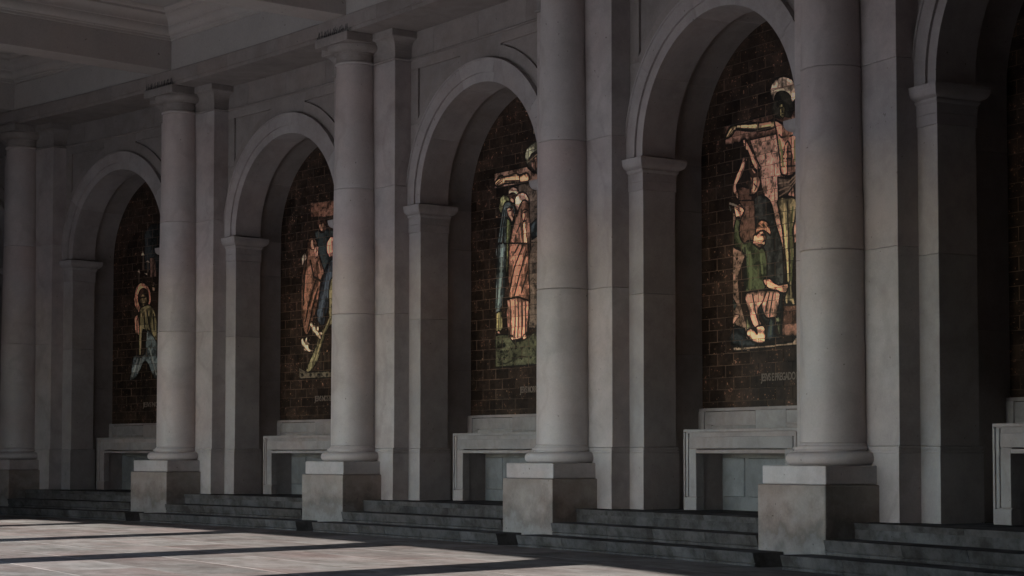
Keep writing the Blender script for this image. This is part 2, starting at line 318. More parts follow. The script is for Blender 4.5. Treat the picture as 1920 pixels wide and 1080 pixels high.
  ('L',28,28,30,0.035,0,[2.53,6.08,2.51,5.9,2.45,5.71,2.43,5.19]),
  ('L',120,155,168,0.05,0,[2.41,5.78,2.36,5.49,2.32,5.2]),
  ('L',30,42,50,0.05,0,[2.47,6.04,2.39,5.72,2.28,5.2]),
  ('P',208,165,145,0.9,0,[3.28,6.09,3.27,6.03,3.23,5.97,3.18,5.93,3.12,5.9,3.04,5.9,2.97,5.92,2.91,5.96,2.85,6.01,2.82,6.08,2.81,6.14,2.82,6.21,2.85,6.26,2.91,6.31,2.97,6.33,3.04,6.33,3.12,6.31,3.18,6.28,3.23,6.22,3.27,6.16]),
  ('P',104,72,52,0.9,0,[2.97,6.07,3.08,6.17,3.21,6.13,3.27,6,3.28,5.11,2.62,5.16,2.71,5.62,2.82,5.83,2.91,5.95]),
  ('P',168,118,88,0.5,0,[3.06,5.98,3.19,5.99,3.23,5.96,3.19,5.79,3.08,5.77,3.04,5.87]),
  ('L',28,28,30,0.028,0,[3.1,5.94,3.18,5.95]),
  ('L',28,28,30,0.03,0,[3.02,6.01,3.01,5.76,2.85,5.56,2.82,5.16]),
  ('P',176,128,96,0.5,0,[3.07,5.76,3.16,5.77,3.19,5.52,3.23,5.39,3.25,5.3,3.14,5.28,3.09,5.37]),
  ('L',190,130,85,0.04,0,[2.78,5.61,2.89,5.55]),
  ('L',190,130,85,0.04,0,[2.72,5.46,2.97,5.15]),
  ('L',190,130,85,0.04,0,[2.97,5.66,3.08,5.14]),
  ('L',190,130,85,0.04,0,[2.82,5.34,2.78,5.16]),
  ('L',28,28,30,0.03,0,[3.31,5.69,3.46,5.76,3.53,5.78]),
  ('P',42,54,64,0.5,0,[3.31,5.67,3.51,5.78,3.61,5.75,3.61,5.48,3.36,5.4]),
  ('P',66,82,92,0.9,0,[2.26,5.44,2.55,5.41,2.53,4.82,2.45,4.28,2.34,4.14,2.17,4.11,2.19,4.71]),
  ('L',130,165,178,0.05,0,[2.42,5.4,2.37,4.84,2.28,4.28]),
  ('L',28,38,46,0.035,0,[2.32,5.4,2.28,4.84,2.23,4.2]),
  ('L',28,38,46,0.035,0,[2.47,5.11,2.45,4.32]),
  ('P',118,118,74,0.7,0,[2.21,4.12,2.39,4.15,2.43,3.82,2.31,3.72,2.21,3.78]),
  ('L',150,150,100,0.04,0,[2.32,4.08,2.33,3.8]),
  ('P',84,95,60,0.5,0,[2.55,5.41,2.63,5.4,2.59,4.93,2.53,4.54]),
  ('P',128,84,58,0.8,0,[2.62,5.41,3.25,5.35,3.27,4.77,3.3,4.25,3.08,4.28,2.61,4.36,2.59,4.82]),
  ('L',28,28,30,0.04,0,[3.08,5.34,2.8,4.94,2.63,4.48]),
  ('L',28,28,30,0.04,0,[3.18,5.19,2.99,4.84,2.75,4.3]),
  ('L',28,28,30,0.04,0,[2.94,5.35,2.75,5.14]),
  ('L',28,28,30,0.04,0,[3.22,4.82,3.03,4.45]),
  ('L',205,145,105,0.04,0,[3.13,5.28,2.87,4.91,2.69,4.5]),
  ('L',205,145,105,0.04,0,[3.2,5.08,3.06,4.81]),
  ('L',205,145,105,0.04,0,[2.7,5.09,2.82,5.19]),
  ('P',172,114,88,0.9,0,[2.55,4.35,2.89,4.38,3.27,4.28,3.23,3.7,3.09,3.59,2.77,3.57,2.57,3.77,2.53,4.11]),
  ('L',50,34,28,0.035,0,[2.66,4.32,2.68,3.98,2.65,3.63]),
  ('L',50,34,28,0.035,0,[2.82,4.31,2.83,3.97,2.81,3.62]),
  ('L',50,34,28,0.035,0,[2.92,4.31,2.93,3.96,2.91,3.62]),
  ('L',50,34,28,0.035,0,[3.04,4.3,3.06,3.95,3.03,3.61]),
  ('L',50,34,28,0.035,0,[3.15,4.29,3.16,3.95,3.14,3.6]),
  ('L',238,176,140,0.04,0,[2.74,4.28,2.75,3.69]),
  ('L',238,176,140,0.04,0,[2.98,4.26,2.99,3.68]),
  ('L',238,176,140,0.04,0,[3.1,4.25,3.11,3.67]),
  ('P',176,125,98,0.5,0,[2.77,3.61,2.77,3.59,2.76,3.58,2.75,3.57,2.73,3.56,2.71,3.56,2.69,3.57,2.67,3.57,2.66,3.58,2.65,3.6,2.65,3.61,2.65,3.63,2.66,3.64,2.67,3.65,2.69,3.66,2.71,3.66,2.73,3.66,2.75,3.65,2.76,3.64,2.77,3.62]),
  ('P',176,125,98,0.5,0,[3.22,3.59,3.22,3.57,3.21,3.55,3.19,3.53,3.17,3.52,3.15,3.52,3.12,3.52,3.1,3.53,3.09,3.55,3.07,3.57,3.07,3.6,3.07,3.62,3.09,3.64,3.1,3.66,3.12,3.67,3.15,3.67,3.17,3.67,3.19,3.65,3.21,3.64,3.22,3.61]),
  ('P',150,110,90,0.5,0,[2.35,3.74,2.34,3.73,2.34,3.72,2.33,3.71,2.31,3.7,2.3,3.7,2.28,3.71,2.27,3.71,2.26,3.72,2.25,3.73,2.25,3.75,2.25,3.76,2.26,3.77,2.27,3.78,2.28,3.78,2.3,3.78,2.31,3.78,2.33,3.77,2.34,3.76,2.34,3.75]),
  ('P',68,74,58,0.7,1,[2.19,3.69,2.41,3.7,2.62,3.68,2.75,3.54,3.06,3.55,3.27,3.61,3.41,3.68,3.83,3.66,3.82,3.09,3.48,3.09,2.19,3.09]),
  ('P',40,42,36,0,0,[2.25,3.49,2.49,3.55,2.5,3.45,2.27,3.42]),
  ('P',32,34,30,0,0,[2.75,3.53,2.78,3.55,2.8,3.52,2.82,3.55,2.84,3.52,2.8,3.48]),
  ('P',32,34,30,0,0,[2.66,3.44,2.69,3.46,2.7,3.43,2.73,3.45,2.75,3.42,2.7,3.38]),
  ('P',32,34,30,0,0,[2.81,3.44,2.84,3.46,2.85,3.43,2.88,3.46,2.9,3.43,2.85,3.39]),
  ('P',32,34,30,0,0,[2.99,3.42,3.02,3.44,3.03,3.41,3.06,3.44,3.08,3.41,3.03,3.37]),
  ('P',32,34,30,0,0,[2.32,3.38,2.35,3.4,2.37,3.37,2.39,3.4,2.41,3.37,2.37,3.33]),
  ('P',32,34,30,0,0,[2.52,3.38,2.55,3.41,2.57,3.38,2.59,3.4,2.62,3.38,2.57,3.33]),
  ('P',32,34,30,0,0,[2.27,3.26,2.3,3.28,2.32,3.25,2.34,3.28,2.37,3.25,2.32,3.2]),
  ('P',32,34,30,0,0,[2.43,3.26,2.46,3.28,2.47,3.26,2.5,3.28,2.52,3.25,2.47,3.21]),
  ('P',32,34,30,0,0,[2.73,3.25,2.76,3.27,2.77,3.24,2.8,3.27,2.82,3.24,2.77,3.2]),
  ('P',32,34,30,0,0,[2.99,3.24,3.02,3.26,3.03,3.23,3.06,3.26,3.08,3.23,3.03,3.19]),
  ('P',32,34,30,0,0,[3.27,3.24,3.3,3.26,3.32,3.23,3.34,3.26,3.36,3.23,3.32,3.19]),
  ('P',32,34,30,0,0,[3.23,3.41,3.25,3.43,3.27,3.4,3.29,3.43,3.32,3.4,3.27,3.36]),
  ('L',42,44,38,0.03,0,[2.27,3.18,2.51,3.14,2.75,3.2,2.99,3.26,3.22,3.24]),
  ('P',60,62,60,0.9,0,[3.38,7.58,3.61,7.56,3.61,7.31,3.38,7.36]),
  ('L',140,120,100,0.02,0,[3.42,7.55,3.43,7.38]),
  ('L',140,120,100,0.02,0,[3.48,7.54,3.48,7.37]),
 ],
 3: [
  ('P',86,60,48,0.4,0,[2,6.7,3.22,6.72,3.87,6.69,3.97,6.69,3.97,6.37,3.3,6.38,2.01,6.39]),
  ('P',172,128,105,0,1,[2.66,6.38,3.3,6.38,3.97,6.35,3.95,5.09,3.15,5.18,2.95,5.59,2.88,5.95]),
  ('P',172,128,105,0,1,[3.11,5.52,4.03,5.4,4.03,5.13,3.86,4.72,3.45,4.51]),
  ('P',120,95,78,0.3,1,[2.2,5.28,2.55,5.3,2.63,4.76,2.5,4.57,2.31,4.25,2.36,3.85,2.53,3.48,2.62,3.06,2.19,3.08]),
  ('P',40,44,46,0.5,0,[2.75,5.45,3.13,5.38,3.3,4.94,3.45,4.53,3.42,3.72,3.28,3.4,3.06,3.42,2.67,4,2.68,4.84]),
  ('P',158,142,126,0.8,0,[3.82,6.96,3.8,6.89,3.75,6.83,3.68,6.79,3.59,6.77,3.49,6.78,3.39,6.8,3.29,6.85,3.22,6.92,3.17,6.99,3.16,7.07,3.18,7.14,3.22,7.2,3.3,7.24,3.39,7.25,3.49,7.25,3.59,7.22,3.69,7.17,3.76,7.1,3.8,7.03]),
  ('L',120,85,70,0.02,0,[3.17,7.1,3.81,7.07]),
  ('P',36,36,33,0,0,[3.25,6.93,3.3,7.02,3.44,7.04,3.61,6.97,3.68,6.86,3.71,6.67,3.65,6.58,3.5,6.62,3.37,6.61,3.22,6.67,3.21,6.79]),
  ('P',122,118,68,0.4,0,[3.38,6.83,3.47,6.83,3.53,6.72,3.52,6.64,3.47,6.6,3.4,6.65]),
  ('L',28,28,30,0.025,0,[3.4,6.77,3.45,6.77]),
  ('L',28,28,30,0.02,0,[3.44,6.66,3.49,6.65]),
  ('L',28,28,30,0.02,0,[3.41,6.82,3.44,6.71,3.47,6.7]),
  ('P',140,124,80,0.9,0,[2.01,6.51,2.07,6.61,2.21,6.7,2.29,6.68,2.54,6.66,2.79,6.64,3.03,6.6,3.25,6.62,3.35,6.55,3.2,6.49,2.85,6.5,2.54,6.55,2.29,6.6,2.19,6.53,2.06,6.5]),
  ('L',28,28,30,0.02,0,[2.1,6.54,2.21,6.63]),
  ('L',28,28,30,0.02,0,[2.12,6.52,2.23,6.6]),
  ('L',28,28,30,0.02,0,[2.04,6.54,2.14,6.65]),
  ('L',215,200,140,0.03,0,[2.33,6.65,2.82,6.59]),
  ('L',190,130,85,0.035,0,[2.89,6.59,3.16,6.58]),
  ('L',28,28,30,0.03,0,[2.29,6.62,2.82,6.53,3.16,6.51]),
  ('L',28,28,30,0.025,0,[2.87,6.62,2.85,6.51]),
  ('L',28,28,30,0.02,0,[2.3,6.68,2.29,6.6]),
  ('P',150,100,68,0.9,0,[3.27,6.6,3.47,6.52,3.64,6.49,3.78,6.32,3.8,6.04,3.76,5.71,3.43,5.74,3.39,5.97,3.33,6.28,3.29,6.47]),
  ('L',28,28,30,0.028,0,[3.48,6.04,3.52,6.2,3.58,6.24,3.65,6.14,3.68,5.97,3.65,5.85]),
  ('L',28,28,30,0.028,0,[3.43,5.86,3.75,5.83]),
  ('L',28,28,30,0.028,0,[3.58,6.15,3.57,5.73]),
  ('L',28,28,30,0.028,0,[3.48,6.08,3.65,6.06]),
  ('L',28,28,30,0.028,0,[3.48,5.98,3.67,5.95]),
  ('L',28,28,30,0.028,0,[3.37,6.36,3.43,6.31,3.52,6.31]),
  ('L',28,28,30,0.028,0,[3.63,6.3,3.75,6.31]),
  ('L',115,125,70,0.06,0,[3.38,6.27,3.43,6.09,3.46,5.87]),
  ('L',115,125,70,0.05,0,[3.75,6.21,3.75,5.92]),
  ('L',215,150,95,0.04,0,[3.53,6.16,3.52,5.95,3.53,5.78]),
  ('P',66,56,48,0.8,0,[3.33,5.71,3.59,5.66,3.83,5.75,3.85,5.25,3.76,5.26,3.71,5.54,3.56,5.41,3.34,5.35]),
  ('L',150,128,108,0.022,0,[3.36,5.61,3.59,5.6,3.79,5.7]),
  ('L',150,128,108,0.022,0,[3.36,5.5,3.59,5.53,3.81,5.66]),
  ('L',150,128,108,0.022,0,[3.37,5.41,3.59,5.47,3.82,5.63]),
  ('L',150,128,108,0.022,0,[3.78,5.58,3.81,5.32]),
  ('P',104,98,70,0.8,0,[3.35,5.35,3.56,5.4,3.76,5.28,3.78,5.11,3.35,5.16]),
  ('P',104,98,70,0.9,0,[3.35,5.38,3.76,5.33,3.77,5.11,3.7,4.87,3.72,4.57,3.69,4.19,3.66,3.98,3.73,3.73,3.67,3.71,3.61,3.76,3.52,3.73,3.48,3.83,3.54,3.99,3.53,4.21,3.48,4.59,3.43,4.9,3.37,5.15]),
  ('L',28,28,30,0.03,0,[3.56,5.3,3.58,4.88,3.6,4.47,3.59,3.88]),
  ('L',205,195,130,0.04,0,[3.47,5.25,3.49,4.89,3.55,4.53,3.57,4.09]),
  ('L',85,100,60,0.04,0,[3.69,5.2,3.64,4.85,3.67,4.47,3.64,4.09]),
  ('P',176,118,84,0.8,0,[2.46,6.4,2.53,6.42,2.62,6.31,2.72,6.19,2.86,5.98,2.92,5.9,2.8,5.89,2.69,6.02,2.59,6.21,2.51,6.26]),
  ('L',222,160,118,0.04,0,[2.59,6.29,2.71,6.1,2.8,5.96]),
  ('P',176,118,84,0.8,0,[2.47,6.14,2.53,6.16,2.59,6.11,2.51,5.95,2.43,5.83,2.29,5.7,2.38,5.53,2.33,5.48,2.19,5.66,2.25,5.82,2.39,5.99]),
  ('L',225,165,120,0.04,0,[2.48,6.04,2.36,5.86,2.27,5.74]),
  ('L',28,28,30,0.02,0,[2.46,6.37,2.51,6.34]),
  ('L',28,28,30,0.02,0,[2.47,6.32,2.52,6.3]),
  ('L',28,28,30,0.02,0,[2.51,6.12,2.58,6.09]),
  ('L',28,28,30,0.02,0,[2.5,6.08,2.56,6.06]),
  ('L',34,30,28,0.035,0,[2.53,6.39,2.53,6.08,2.53,5.66]),
  ('P',96,68,52,0.6,1,[2.32,5.67,2.46,5.67,2.64,5.62,2.69,5.49,2.7,5.22,2.37,5.26]),
  ('P',96,68,52,0.6,1,[2.36,5.46,2.75,5.42,2.77,4.83,2.68,4.74,2.32,4.79,2.28,5.11]),
  ('P',168,118,82,0.8,0,[2.61,5.91,2.71,5.93,2.83,5.85,2.91,5.7,2.87,5.57,2.74,5.51,2.65,5.51,2.64,5.67]),
  ('L',28,28,30,0.04,0,[2.6,5.88,2.71,5.78,2.69,5.62]),
  ('L',60,42,34,0.07,0,[2.64,5.92,2.74,5.81,2.88,5.82]),
  ('L',28,28,30,0.025,0,[2.74,5.68,2.8,5.63,2.76,5.57]),
  ('P',186,128,94,0.8,0,[2.22,5.39,2.38,5.42,2.5,5.29,2.4,5.16,2.28,5.18]),
  ('L',28,28,30,0.018,0,[2.26,5.38,2.38,5.32]),
  ('L',28,28,30,0.018,0,[2.28,5.34,2.4,5.28]),
  ('L',28,28,30,0.018,0,[2.31,5.41,2.44,5.34]),
  ('L',165,165,160,0.035,0,[2.13,5.44,2.28,5.39]),
  ('L',90,110,120,0.03,0,[2.12,5.39,2.14,5.33]),
  ('P',52,62,42,0.9,0,[2.28,5.18,2.39,5.16,2.36,4.93,2.48,4.77,2.63,4.8,2.97,4.64,3.05,4.44,3.05,4.22,2.98,4,2.5,4,2.5,4.57,2.22,4.74,2.21,4.91]),
  ('L',95,115,72,0.08,0,[2.62,4.59,2.65,4.28,2.63,4.06]),
  ('L',100,118,78,0.05,0,[2.9,4.54,2.94,4.26]),
  ('L',28,28,30,0.04,0,[2.5,4.69,2.54,4.23,2.5,4.01]),
  ('P',186,128,92,0.8,0,[2.72,4.86,2.81,4.92,2.97,4.92,3.04,4.82,3.01,4.7,2.87,4.64,2.7,4.74]),
  ('L',28,28,30,0.03,0,[2.92,4.86,3.03,4.85]),
  ('L',28,28,30,0.025,0,[2.97,4.84,3,4.76,2.95,4.75]),
  ('L',28,28,30,0.025,0,[2.85,4.71,2.95,4.7]),
  ('P',140,90,48,0.8,0,[2.77,4.93,2.85,5.07,2.99,5.08,3.12,4.99,3.15,4.83,3.06,4.88,2.97,4.92,2.88,4.92,2.79,4.87]),
  ('L',200,145,85,0.022,0,[2.88,5.03,2.95,4.98]),
  ('L',200,145,85,0.022,0,[2.99,5.04,3.05,4.98]),
  ('L',200,145,85,0.022,0,[2.86,4.97,2.93,4.94]),
  ('L',200,145,85,0.022,0,[3.06,4.97,3.1,4.89]),
  ('P',186,128,92,0.8,0,[2.96,4.16,3.12,4.16,3.29,4.05,3.42,4.05,3.55,4.05,3.57,3.98,3.51,3.91,3.4,3.92,3.16,3.98,3.01,4.06]),
  ('L',225,165,125,0.03,0,[3.07,4.11,3.38,4]),
  ('P',150,108,88,0.8,0,[2.54,3.98,3.29,3.96,3.35,3.81,3.28,3.57,3.11,3.54,2.99,3.59,2.89,3.76,2.82,3.6,2.92,3.45,2.73,3.43,2.59,3.67]),
  ('L',28,28,30,0.03,0,[3.11,3.94,3,3.64]),
  ('L',28,28,30,0.03,0,[3.2,3.93,3.11,3.58]),
  ('L',28,28,30,0.03,0,[3.03,3.96,2.91,3.76]),
  ('L',28,28,30,0.03,0,[2.69,3.94,2.76,3.66,2.85,3.46]),
  ('L',205,155,125,0.03,0,[3.16,3.91,3.07,3.61]),
  ('L',205,155,125,0.03,0,[2.64,3.92,2.69,3.66,2.8,3.49]),
  ('L',205,155,125,0.03,0,[3.25,3.9,3.2,3.63]),
  ('P',196,138,105,0.8,0,[2.78,3.43,2.97,3.43,3.01,3.23,2.91,3.15,2.66,3.21,2.54,3.31,2.55,3.4,2.69,3.42,2.8,3.32]),
  ('P',38,48,58,0.8,0,[3.11,3.55,3.25,3.55,3.22,3.31,3.39,3.22,3.11,3.2,3,3.23]),
  ('P',30,36,42,0.6,0,[2.1,3.3,2.24,3.49,2.49,3.42,2.53,3.25,2.89,3.15,2.53,3.12,2.14,3.17]),
  ('L',80,95,85,0.04,0,[3.15,3.49,3.13,3.3]),
  ('P',78,52,38,0.6,0,[3.42,3.72,3.81,3.71,4.01,3.68,4.01,3.23,3.73,3.23,3.41,3.25]),
  ('P',135,118,100,0.6,1,[2.19,3.14,2.97,3.13,3.67,3.15,3.73,3.21,4.01,3.21,4.01,3.11,3.82,3.1,2.2,3.08]),
  ('P',95,100,72,0.3,0,[2.53,3.62,2.67,3.44,2.53,3.4]),
  ('P',95,105,80,0.3,0,[3.26,3.54,3.39,3.56,3.4,3.27,3.33,3.29]),
  ('P',34,36,34,0,0,[2.26,4.55,2.28,4.58,2.29,4.55,2.32,4.57,2.33,4.54,2.29,4.51]),
  ('P',34,36,34,0,0,[2.19,4.4,2.21,4.43,2.22,4.4,2.25,4.42,2.26,4.39,2.22,4.36]),
  ('P',34,36,34,0,0,[2.21,4.19,2.23,4.21,2.25,4.18,2.27,4.21,2.29,4.18,2.24,4.14]),
  ('P',34,36,34,0,0,[2.21,3.99,2.23,4.01,2.24,3.98,2.27,4.01,2.28,3.98,2.24,3.94]),
  ('P',34,36,34,0,0,[2.2,3.51,2.23,3.53,2.24,3.5,2.26,3.53,2.28,3.5,2.24,3.46]),
  ('P',34,36,34,0,0,[2.72,3.16,2.74,3.18,2.75,3.15,2.78,3.18,2.79,3.15,2.75,3.11]),
  ('P',34,36,34,0,0,[2.94,3.17,2.96,3.2,2.97,3.17,3,3.2,3.01,3.17,2.97,3.13]),
  ('P',34,36,34,0,0,[3.18,3.15,3.2,3.17,3.21,3.14,3.24,3.17,3.25,3.14,3.21,3.11]),
  ('P',34,36,34,0,0,[2.27,3.15,2.29,3.18,2.3,3.15,2.33,3.17,2.34,3.14,2.3,3.11]),
  ('P',34,36,34,0,0,[3.46,3.16,3.48,3.18,3.5,3.16,3.52,3.18,3.54,3.16,3.5,3.12]),
  ('P',34,36,34,0,0,[3.63,3.21,3.66,3.23,3.67,3.2,3.69,3.23,3.71,3.2,3.67,3.16]),
  ('P',34,36,34,0,0,[3.28,3.47,3.31,3.5,3.32,3.47,3.34,3.49,3.36,3.46,3.32,3.43]),
  ('P',70,92,98,0.3,0,[2.2,3.92,2.29,3.82,2.24,3.72,2.19,3.75]),
  ('P',165,120,98,0.3,0,[2.19,3.69,2.36,3.63,2.19,3.5]),
 ],
}
# ------------------------------------------------------------------ setting: ground and floor
q=MB(); n=64
q.v=[(700*math.cos(2*math.pi*k/n), 700*math.sin(2*math.pi*k/n), -0.04) for k in range(n)]; q.f=[tuple(range(n))]
tag(link('plaza_ground', q.mesh('plaza_ground', PLAZA)), 'pale stone plaza ground outside the curved gallery', kind='structure')
def arange(a0,a1,st):
    n=max(1,int(round((a1-a0)/st))); return [a0+(a1-a0)*k/n for k in range(n+1)]
A0=-2.6*S; A1=4.9*S   # the gallery in arc length from column 3 (index frame 3)
fl=thing('gallery_floor', 3, 'pinkish polished stone floor of the gallery with long column shadows', kind='structure')
q=MB(); q.sweep([(-14.2,-0.30),(0.1,-0.30),(0.1,-0.012),(-14.2,-0.012)], arange(-4.2*S,4.9*S,1.2))
link('bedding', q.mesh('bedding', FLOORB), fl)
rows=[-1.215-1.16*k for k in range(8)]
cnt=0; SLX=2.25
slab_data=[]
for k in range(7):
    b1=rows[k]; b0=rows[k+1]
    hi={0:9.5,1:8.5,2:8,3:7,4:6,5:5,6:4}[k]; lo=-27 if k<3 else -22
    a=lo + (k%2)*SLX/2 + 0.3*((k*7)%3)
    while a<hi:
        zt=random.uniform(-0.0012,0.0012)
        me=box_mesh('paving_slab', SLAB, a+.005, a+SLX-.005, b0+.005, b1-.005, -0.03, zt, bevel=0.003, n=2)
        link('paving_slab', me, fl); cnt+=1; a+=SLX
q=MB()
for k in range(12):
    b1=rows[0]-1.16*k; b0=b1-1.16
    segs=[(-4.2*S,-27 if k<3 else -22),(10 if k<7 else -22, 4.9*S)]
    if k>=7: segs=[(-4.2*S,4.9*S)]
    for s0,s1 in segs:
        a=s0+(k%2)*0.9
        while a<s1-SLX:
            q.box(a+.003,a+SLX-.003,b0+.003,b1-.003,-0.03,-0.001,n=2); a+=SLX
tag(link('paving_slab', q.mesh('paving_slab_rest', SLAB), fl), kind='stuff')
# steps: three risers, each a row of blocks, broken by the pedestals
def step_mesh(a0,a1,bf,top):
    q=MB(); q.sweep([(bf,top),(bf,top-.01),(bf+.035,top-.138),(bf+.055,top-.140),(bf+.055,top-.150),(bf+.030,top-.152),(bf+.034,top-.20),(bf+.55,top-.20),(bf+.55,top)], arange(a0+.002,a1-.002,.65))
    return q.mesh('step_block', STEP, 0.004)
ST=[]
for bf,top,cuts in ((-1.22,.18,[.44,1.74,2.98,4.2,5.45,S-.16]),(-.76,.37,[.735,2.28-.0,3.5,4.8,S-.735]),(-.28,.58,[.735,1.6,2.85,4.1,5.35,S-.735])):
    for c0,c1 in zip(cuts,cuts[1:]): ST.append(('step_block', step_mesh(c0,c1,bf,top)))
q=MB(); q.box(0,S-.004,-.70,2.1,-.02,.36,n=8)
CORE=box_mesh('step_core', STEP, .74,S-.74,-.72,2.1,-.1,.165,n=8)
TOP=MB(); TOP.box(.02,S-.02,-.26,2.1,.0,.576,n=8); TOP=TOP.mesh('landing', STEP)
BAYS=range(-1,6)
BN={-1:'beyond the farthest column',0:'in the farthest bay, at the left edge',1:'in the bay left of the second clear column',2:'in the middle bay',3:'below the kneeling figure mural, left of the nearest column',4:'in the dark bay right of the nearest column',5:'in the bay past the right edge'}
for i in BAYS:
    t=thing('steps', i, 'grey stone steps '+BN[i], kind='structure')
    parts(t, ST+[('step_core',CORE),('landing',TOP)])
# ------------------------------------------------------------------ columns
def drum_prof(z0,z1):
    def r(z):
        P=[(1.56,.4548),(4.13,.445),(6.55,.415),(8.98,.375)]
        for (za,ra),(zb,rb) in zip(P,P[1:]):
            if z<=zb+1e-6: 
                u=(z-za)/(zb-za); return ra+(rb-ra)*u
        return .375
    n=5; L=[(r(z0)-.014,z0+.002),(r(z0)-.012,z0+.006),(r(z0),z0+.010)]
    L+=[(r(z0+(z1-z0)*k/n),z0+(z1-z0)*k/n) for k in range(1,n)]
    L+=[(r(z1),z1-.010),(r(z1)-.012,z1-.006),(r(z1)-.014,z1-.002)]
    return L
def lathe_mesh(name, prof, mat, n=64):
    q=MB(); q.lathe(prof,n); return q.mesh(name, mat, 0, smooth=True)
DR=[('drum', lathe_mesh('drum', drum_prof(a,b), LIME)) for a,b in ((1.60,4.13),(4.13,6.55),(6.55,8.97))]
tor=[(.50,1.306),(.60,1.31)]+[(.56+.085*math.cos(t),1.395+.085*math.sin(t)) for t in [math.radians(x) for x in range(-80,81,16)]]+[(.56,1.482),(.495,1.486),(.490,1.505),(.522,1.512),(.522,1.545),(.49,1.548),(.49,1.556),(.475,1.565),(.458,1.60),(.44,1.602)]
BASE=lathe_mesh('base', tor, LIME)
NECK=lathe_mesh('neck_ring', [(.36,8.965),(.376,8.97),(.392,8.985)]+[(.392+.012*math.cos(t),9.0+.018*math.sin(t)) for t in [math.radians(x) for x in range(-70,71,35)]]+[(.392,9.02),(.37,9.03),(.36,9.031)], LIME)
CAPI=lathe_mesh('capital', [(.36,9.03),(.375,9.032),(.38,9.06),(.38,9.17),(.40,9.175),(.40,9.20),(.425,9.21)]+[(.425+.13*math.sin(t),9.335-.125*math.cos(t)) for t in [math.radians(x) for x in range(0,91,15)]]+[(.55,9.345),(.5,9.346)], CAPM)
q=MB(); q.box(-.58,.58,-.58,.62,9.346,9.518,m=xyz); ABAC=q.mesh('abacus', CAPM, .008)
q=MB(); q.box(-.685,.685,-.685,.15,1.062,1.306,m=xyz); PCAP=q.mesh('pedestal_cap', CAPW, .012)
def die_mesh(mat): 
    q=MB(); q.box(-.73,.73,-.73,.15,-.03,1.056,m=xyz); return q.mesh('pedestal_die', mat, .012)
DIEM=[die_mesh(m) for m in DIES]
COLN={-1:'pale stone column past the left edge, standing beyond the farthest visible one',0:'dim farthest stone column at the left edge of the row',1:'pale stone column with bird spikes on its capital, second in the row from the left edge',2:'pale stone column in the middle left with bird spikes and a small white box on its capital',3:'pale stone column between the haloed figures mural and the kneeling man mural',4:'nearest and widest stone column, bright on its left side, on a brownish pedestal',5:'stone column past the right edge of the picture'}
for i in range(-1,7):
    t=thing('column', i, COLN.get(i,'stone column past the right edge, at the near end of the row'), 'column', 'tall stone columns on pedestals')
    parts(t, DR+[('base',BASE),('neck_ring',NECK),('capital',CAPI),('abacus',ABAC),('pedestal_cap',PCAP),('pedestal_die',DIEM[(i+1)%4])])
# bird spikes on two capitals
q=MB(); q.quadstrip([[(-.004,-.004,0),(.004,-.004,0),(.004,.004,0),(-.004,.004,0)],[(-.002,-.002,.14),(.002,-.002,.14),(.002,.002,.14),(-.002,.002,.14)]])
SPK=q.mesh('spike', SPIKE)
q=MB(); q.box(-.56,.57,-.018,.018,9.519,9.528,m=xyz); STRIP=q.mesh('spike_strip', SPIKE)
for i,lab in ((1,'row of thin dark bird spikes on the far left capital'),(2,'row of thin dark bird spikes beside a white box on the middle left capital')):
    t=thing('bird_spikes', i, lab, 'bird spikes', 'bird spikes on the capitals'); t.location=t.matrix_basis @ Vector((0,-.545,0))
    link('spike_strip', STRIP, t)
    for k in range(30):
        o=link('spike', SPK, t); o.location=(-.55+1.1*k/29, random.uniform(-.006,.006), 9.526); o.rotation_euler=(random.uniform(-.25,.3),random.uniform(-.12,.12),0)
        if k%2==0: o.rotation_euler[0]-=.25
q=MB(); q.box(-.07,.07,-.03,.03,9.52,9.575,m=xyz); q.box(-.045,.045,-.036,-.031,9.53,9.56,m=xyz)
t=thing('junction_box', 2, 'small white box at the corner of the middle left capital', 'box'); t.location=t.matrix_basis @ Vector((.50,-.50,0))
link('box_body', q.mesh('box_body', WHITE, .003), t)
# ------------------------------------------------------------------ pilasters behind the columns
PBLK=[]
for z0,z1 in ((1.56,4.12),(4.12,6.56),(6.56,8.965)): PBLK.append(('block', box_mesh('block', LIMEP, -1.08,1.08,.195,.9,z0+.002,z1-.002,bevel=.006,n=1)))
PB=MB(); PB.ring([(0,.575),(0,1.462),(-.02,1.464),(-.02,1.476),(.0,1.478),(.0,1.500),(-.024,1.502),(-.024,1.516),(-.004,1.518),(-.004,1.546),(-.02,1.556),(-.048,1.562)], -1.125,1.125,.145,.9)
PB=PB.mesh('pedestal', LIMEP)
PN=MB(); PN.ring([(-.02,8.965),(.02,8.972),(.032,8.985),(.032,9.0),(.02,9.012),(.0,9.02),(.0,9.14),(.006,9.145),(.006,9.17)]+[(.006+.16*(1-math.cos(math.radians(x))),9.17+.21*math.sin(math.radians(x))) for x in range(15,91,15)]+[(.175,9.385),(.185,9.40),(.185,9.518)], -1.08,1.08,.195,.75)
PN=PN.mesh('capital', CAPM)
PILN={-1:'past the left edge',0:'behind the dim farthest column',1:'behind the second column from the left',2:'behind the middle left column with the white box',3:'behind the column between the two brightest murals',4:'behind the nearest and widest column',5:'past the right edge',6:'past the right edge, last of the row'}
for i in range(-1,7):
    t=thing('pilaster', i, 'flat stone pilaster '+PILN[i], 'pilaster', 'flat pilasters behind the columns')
    parts(t, PBLK+[('pedestal',PB),('capital',PN)])
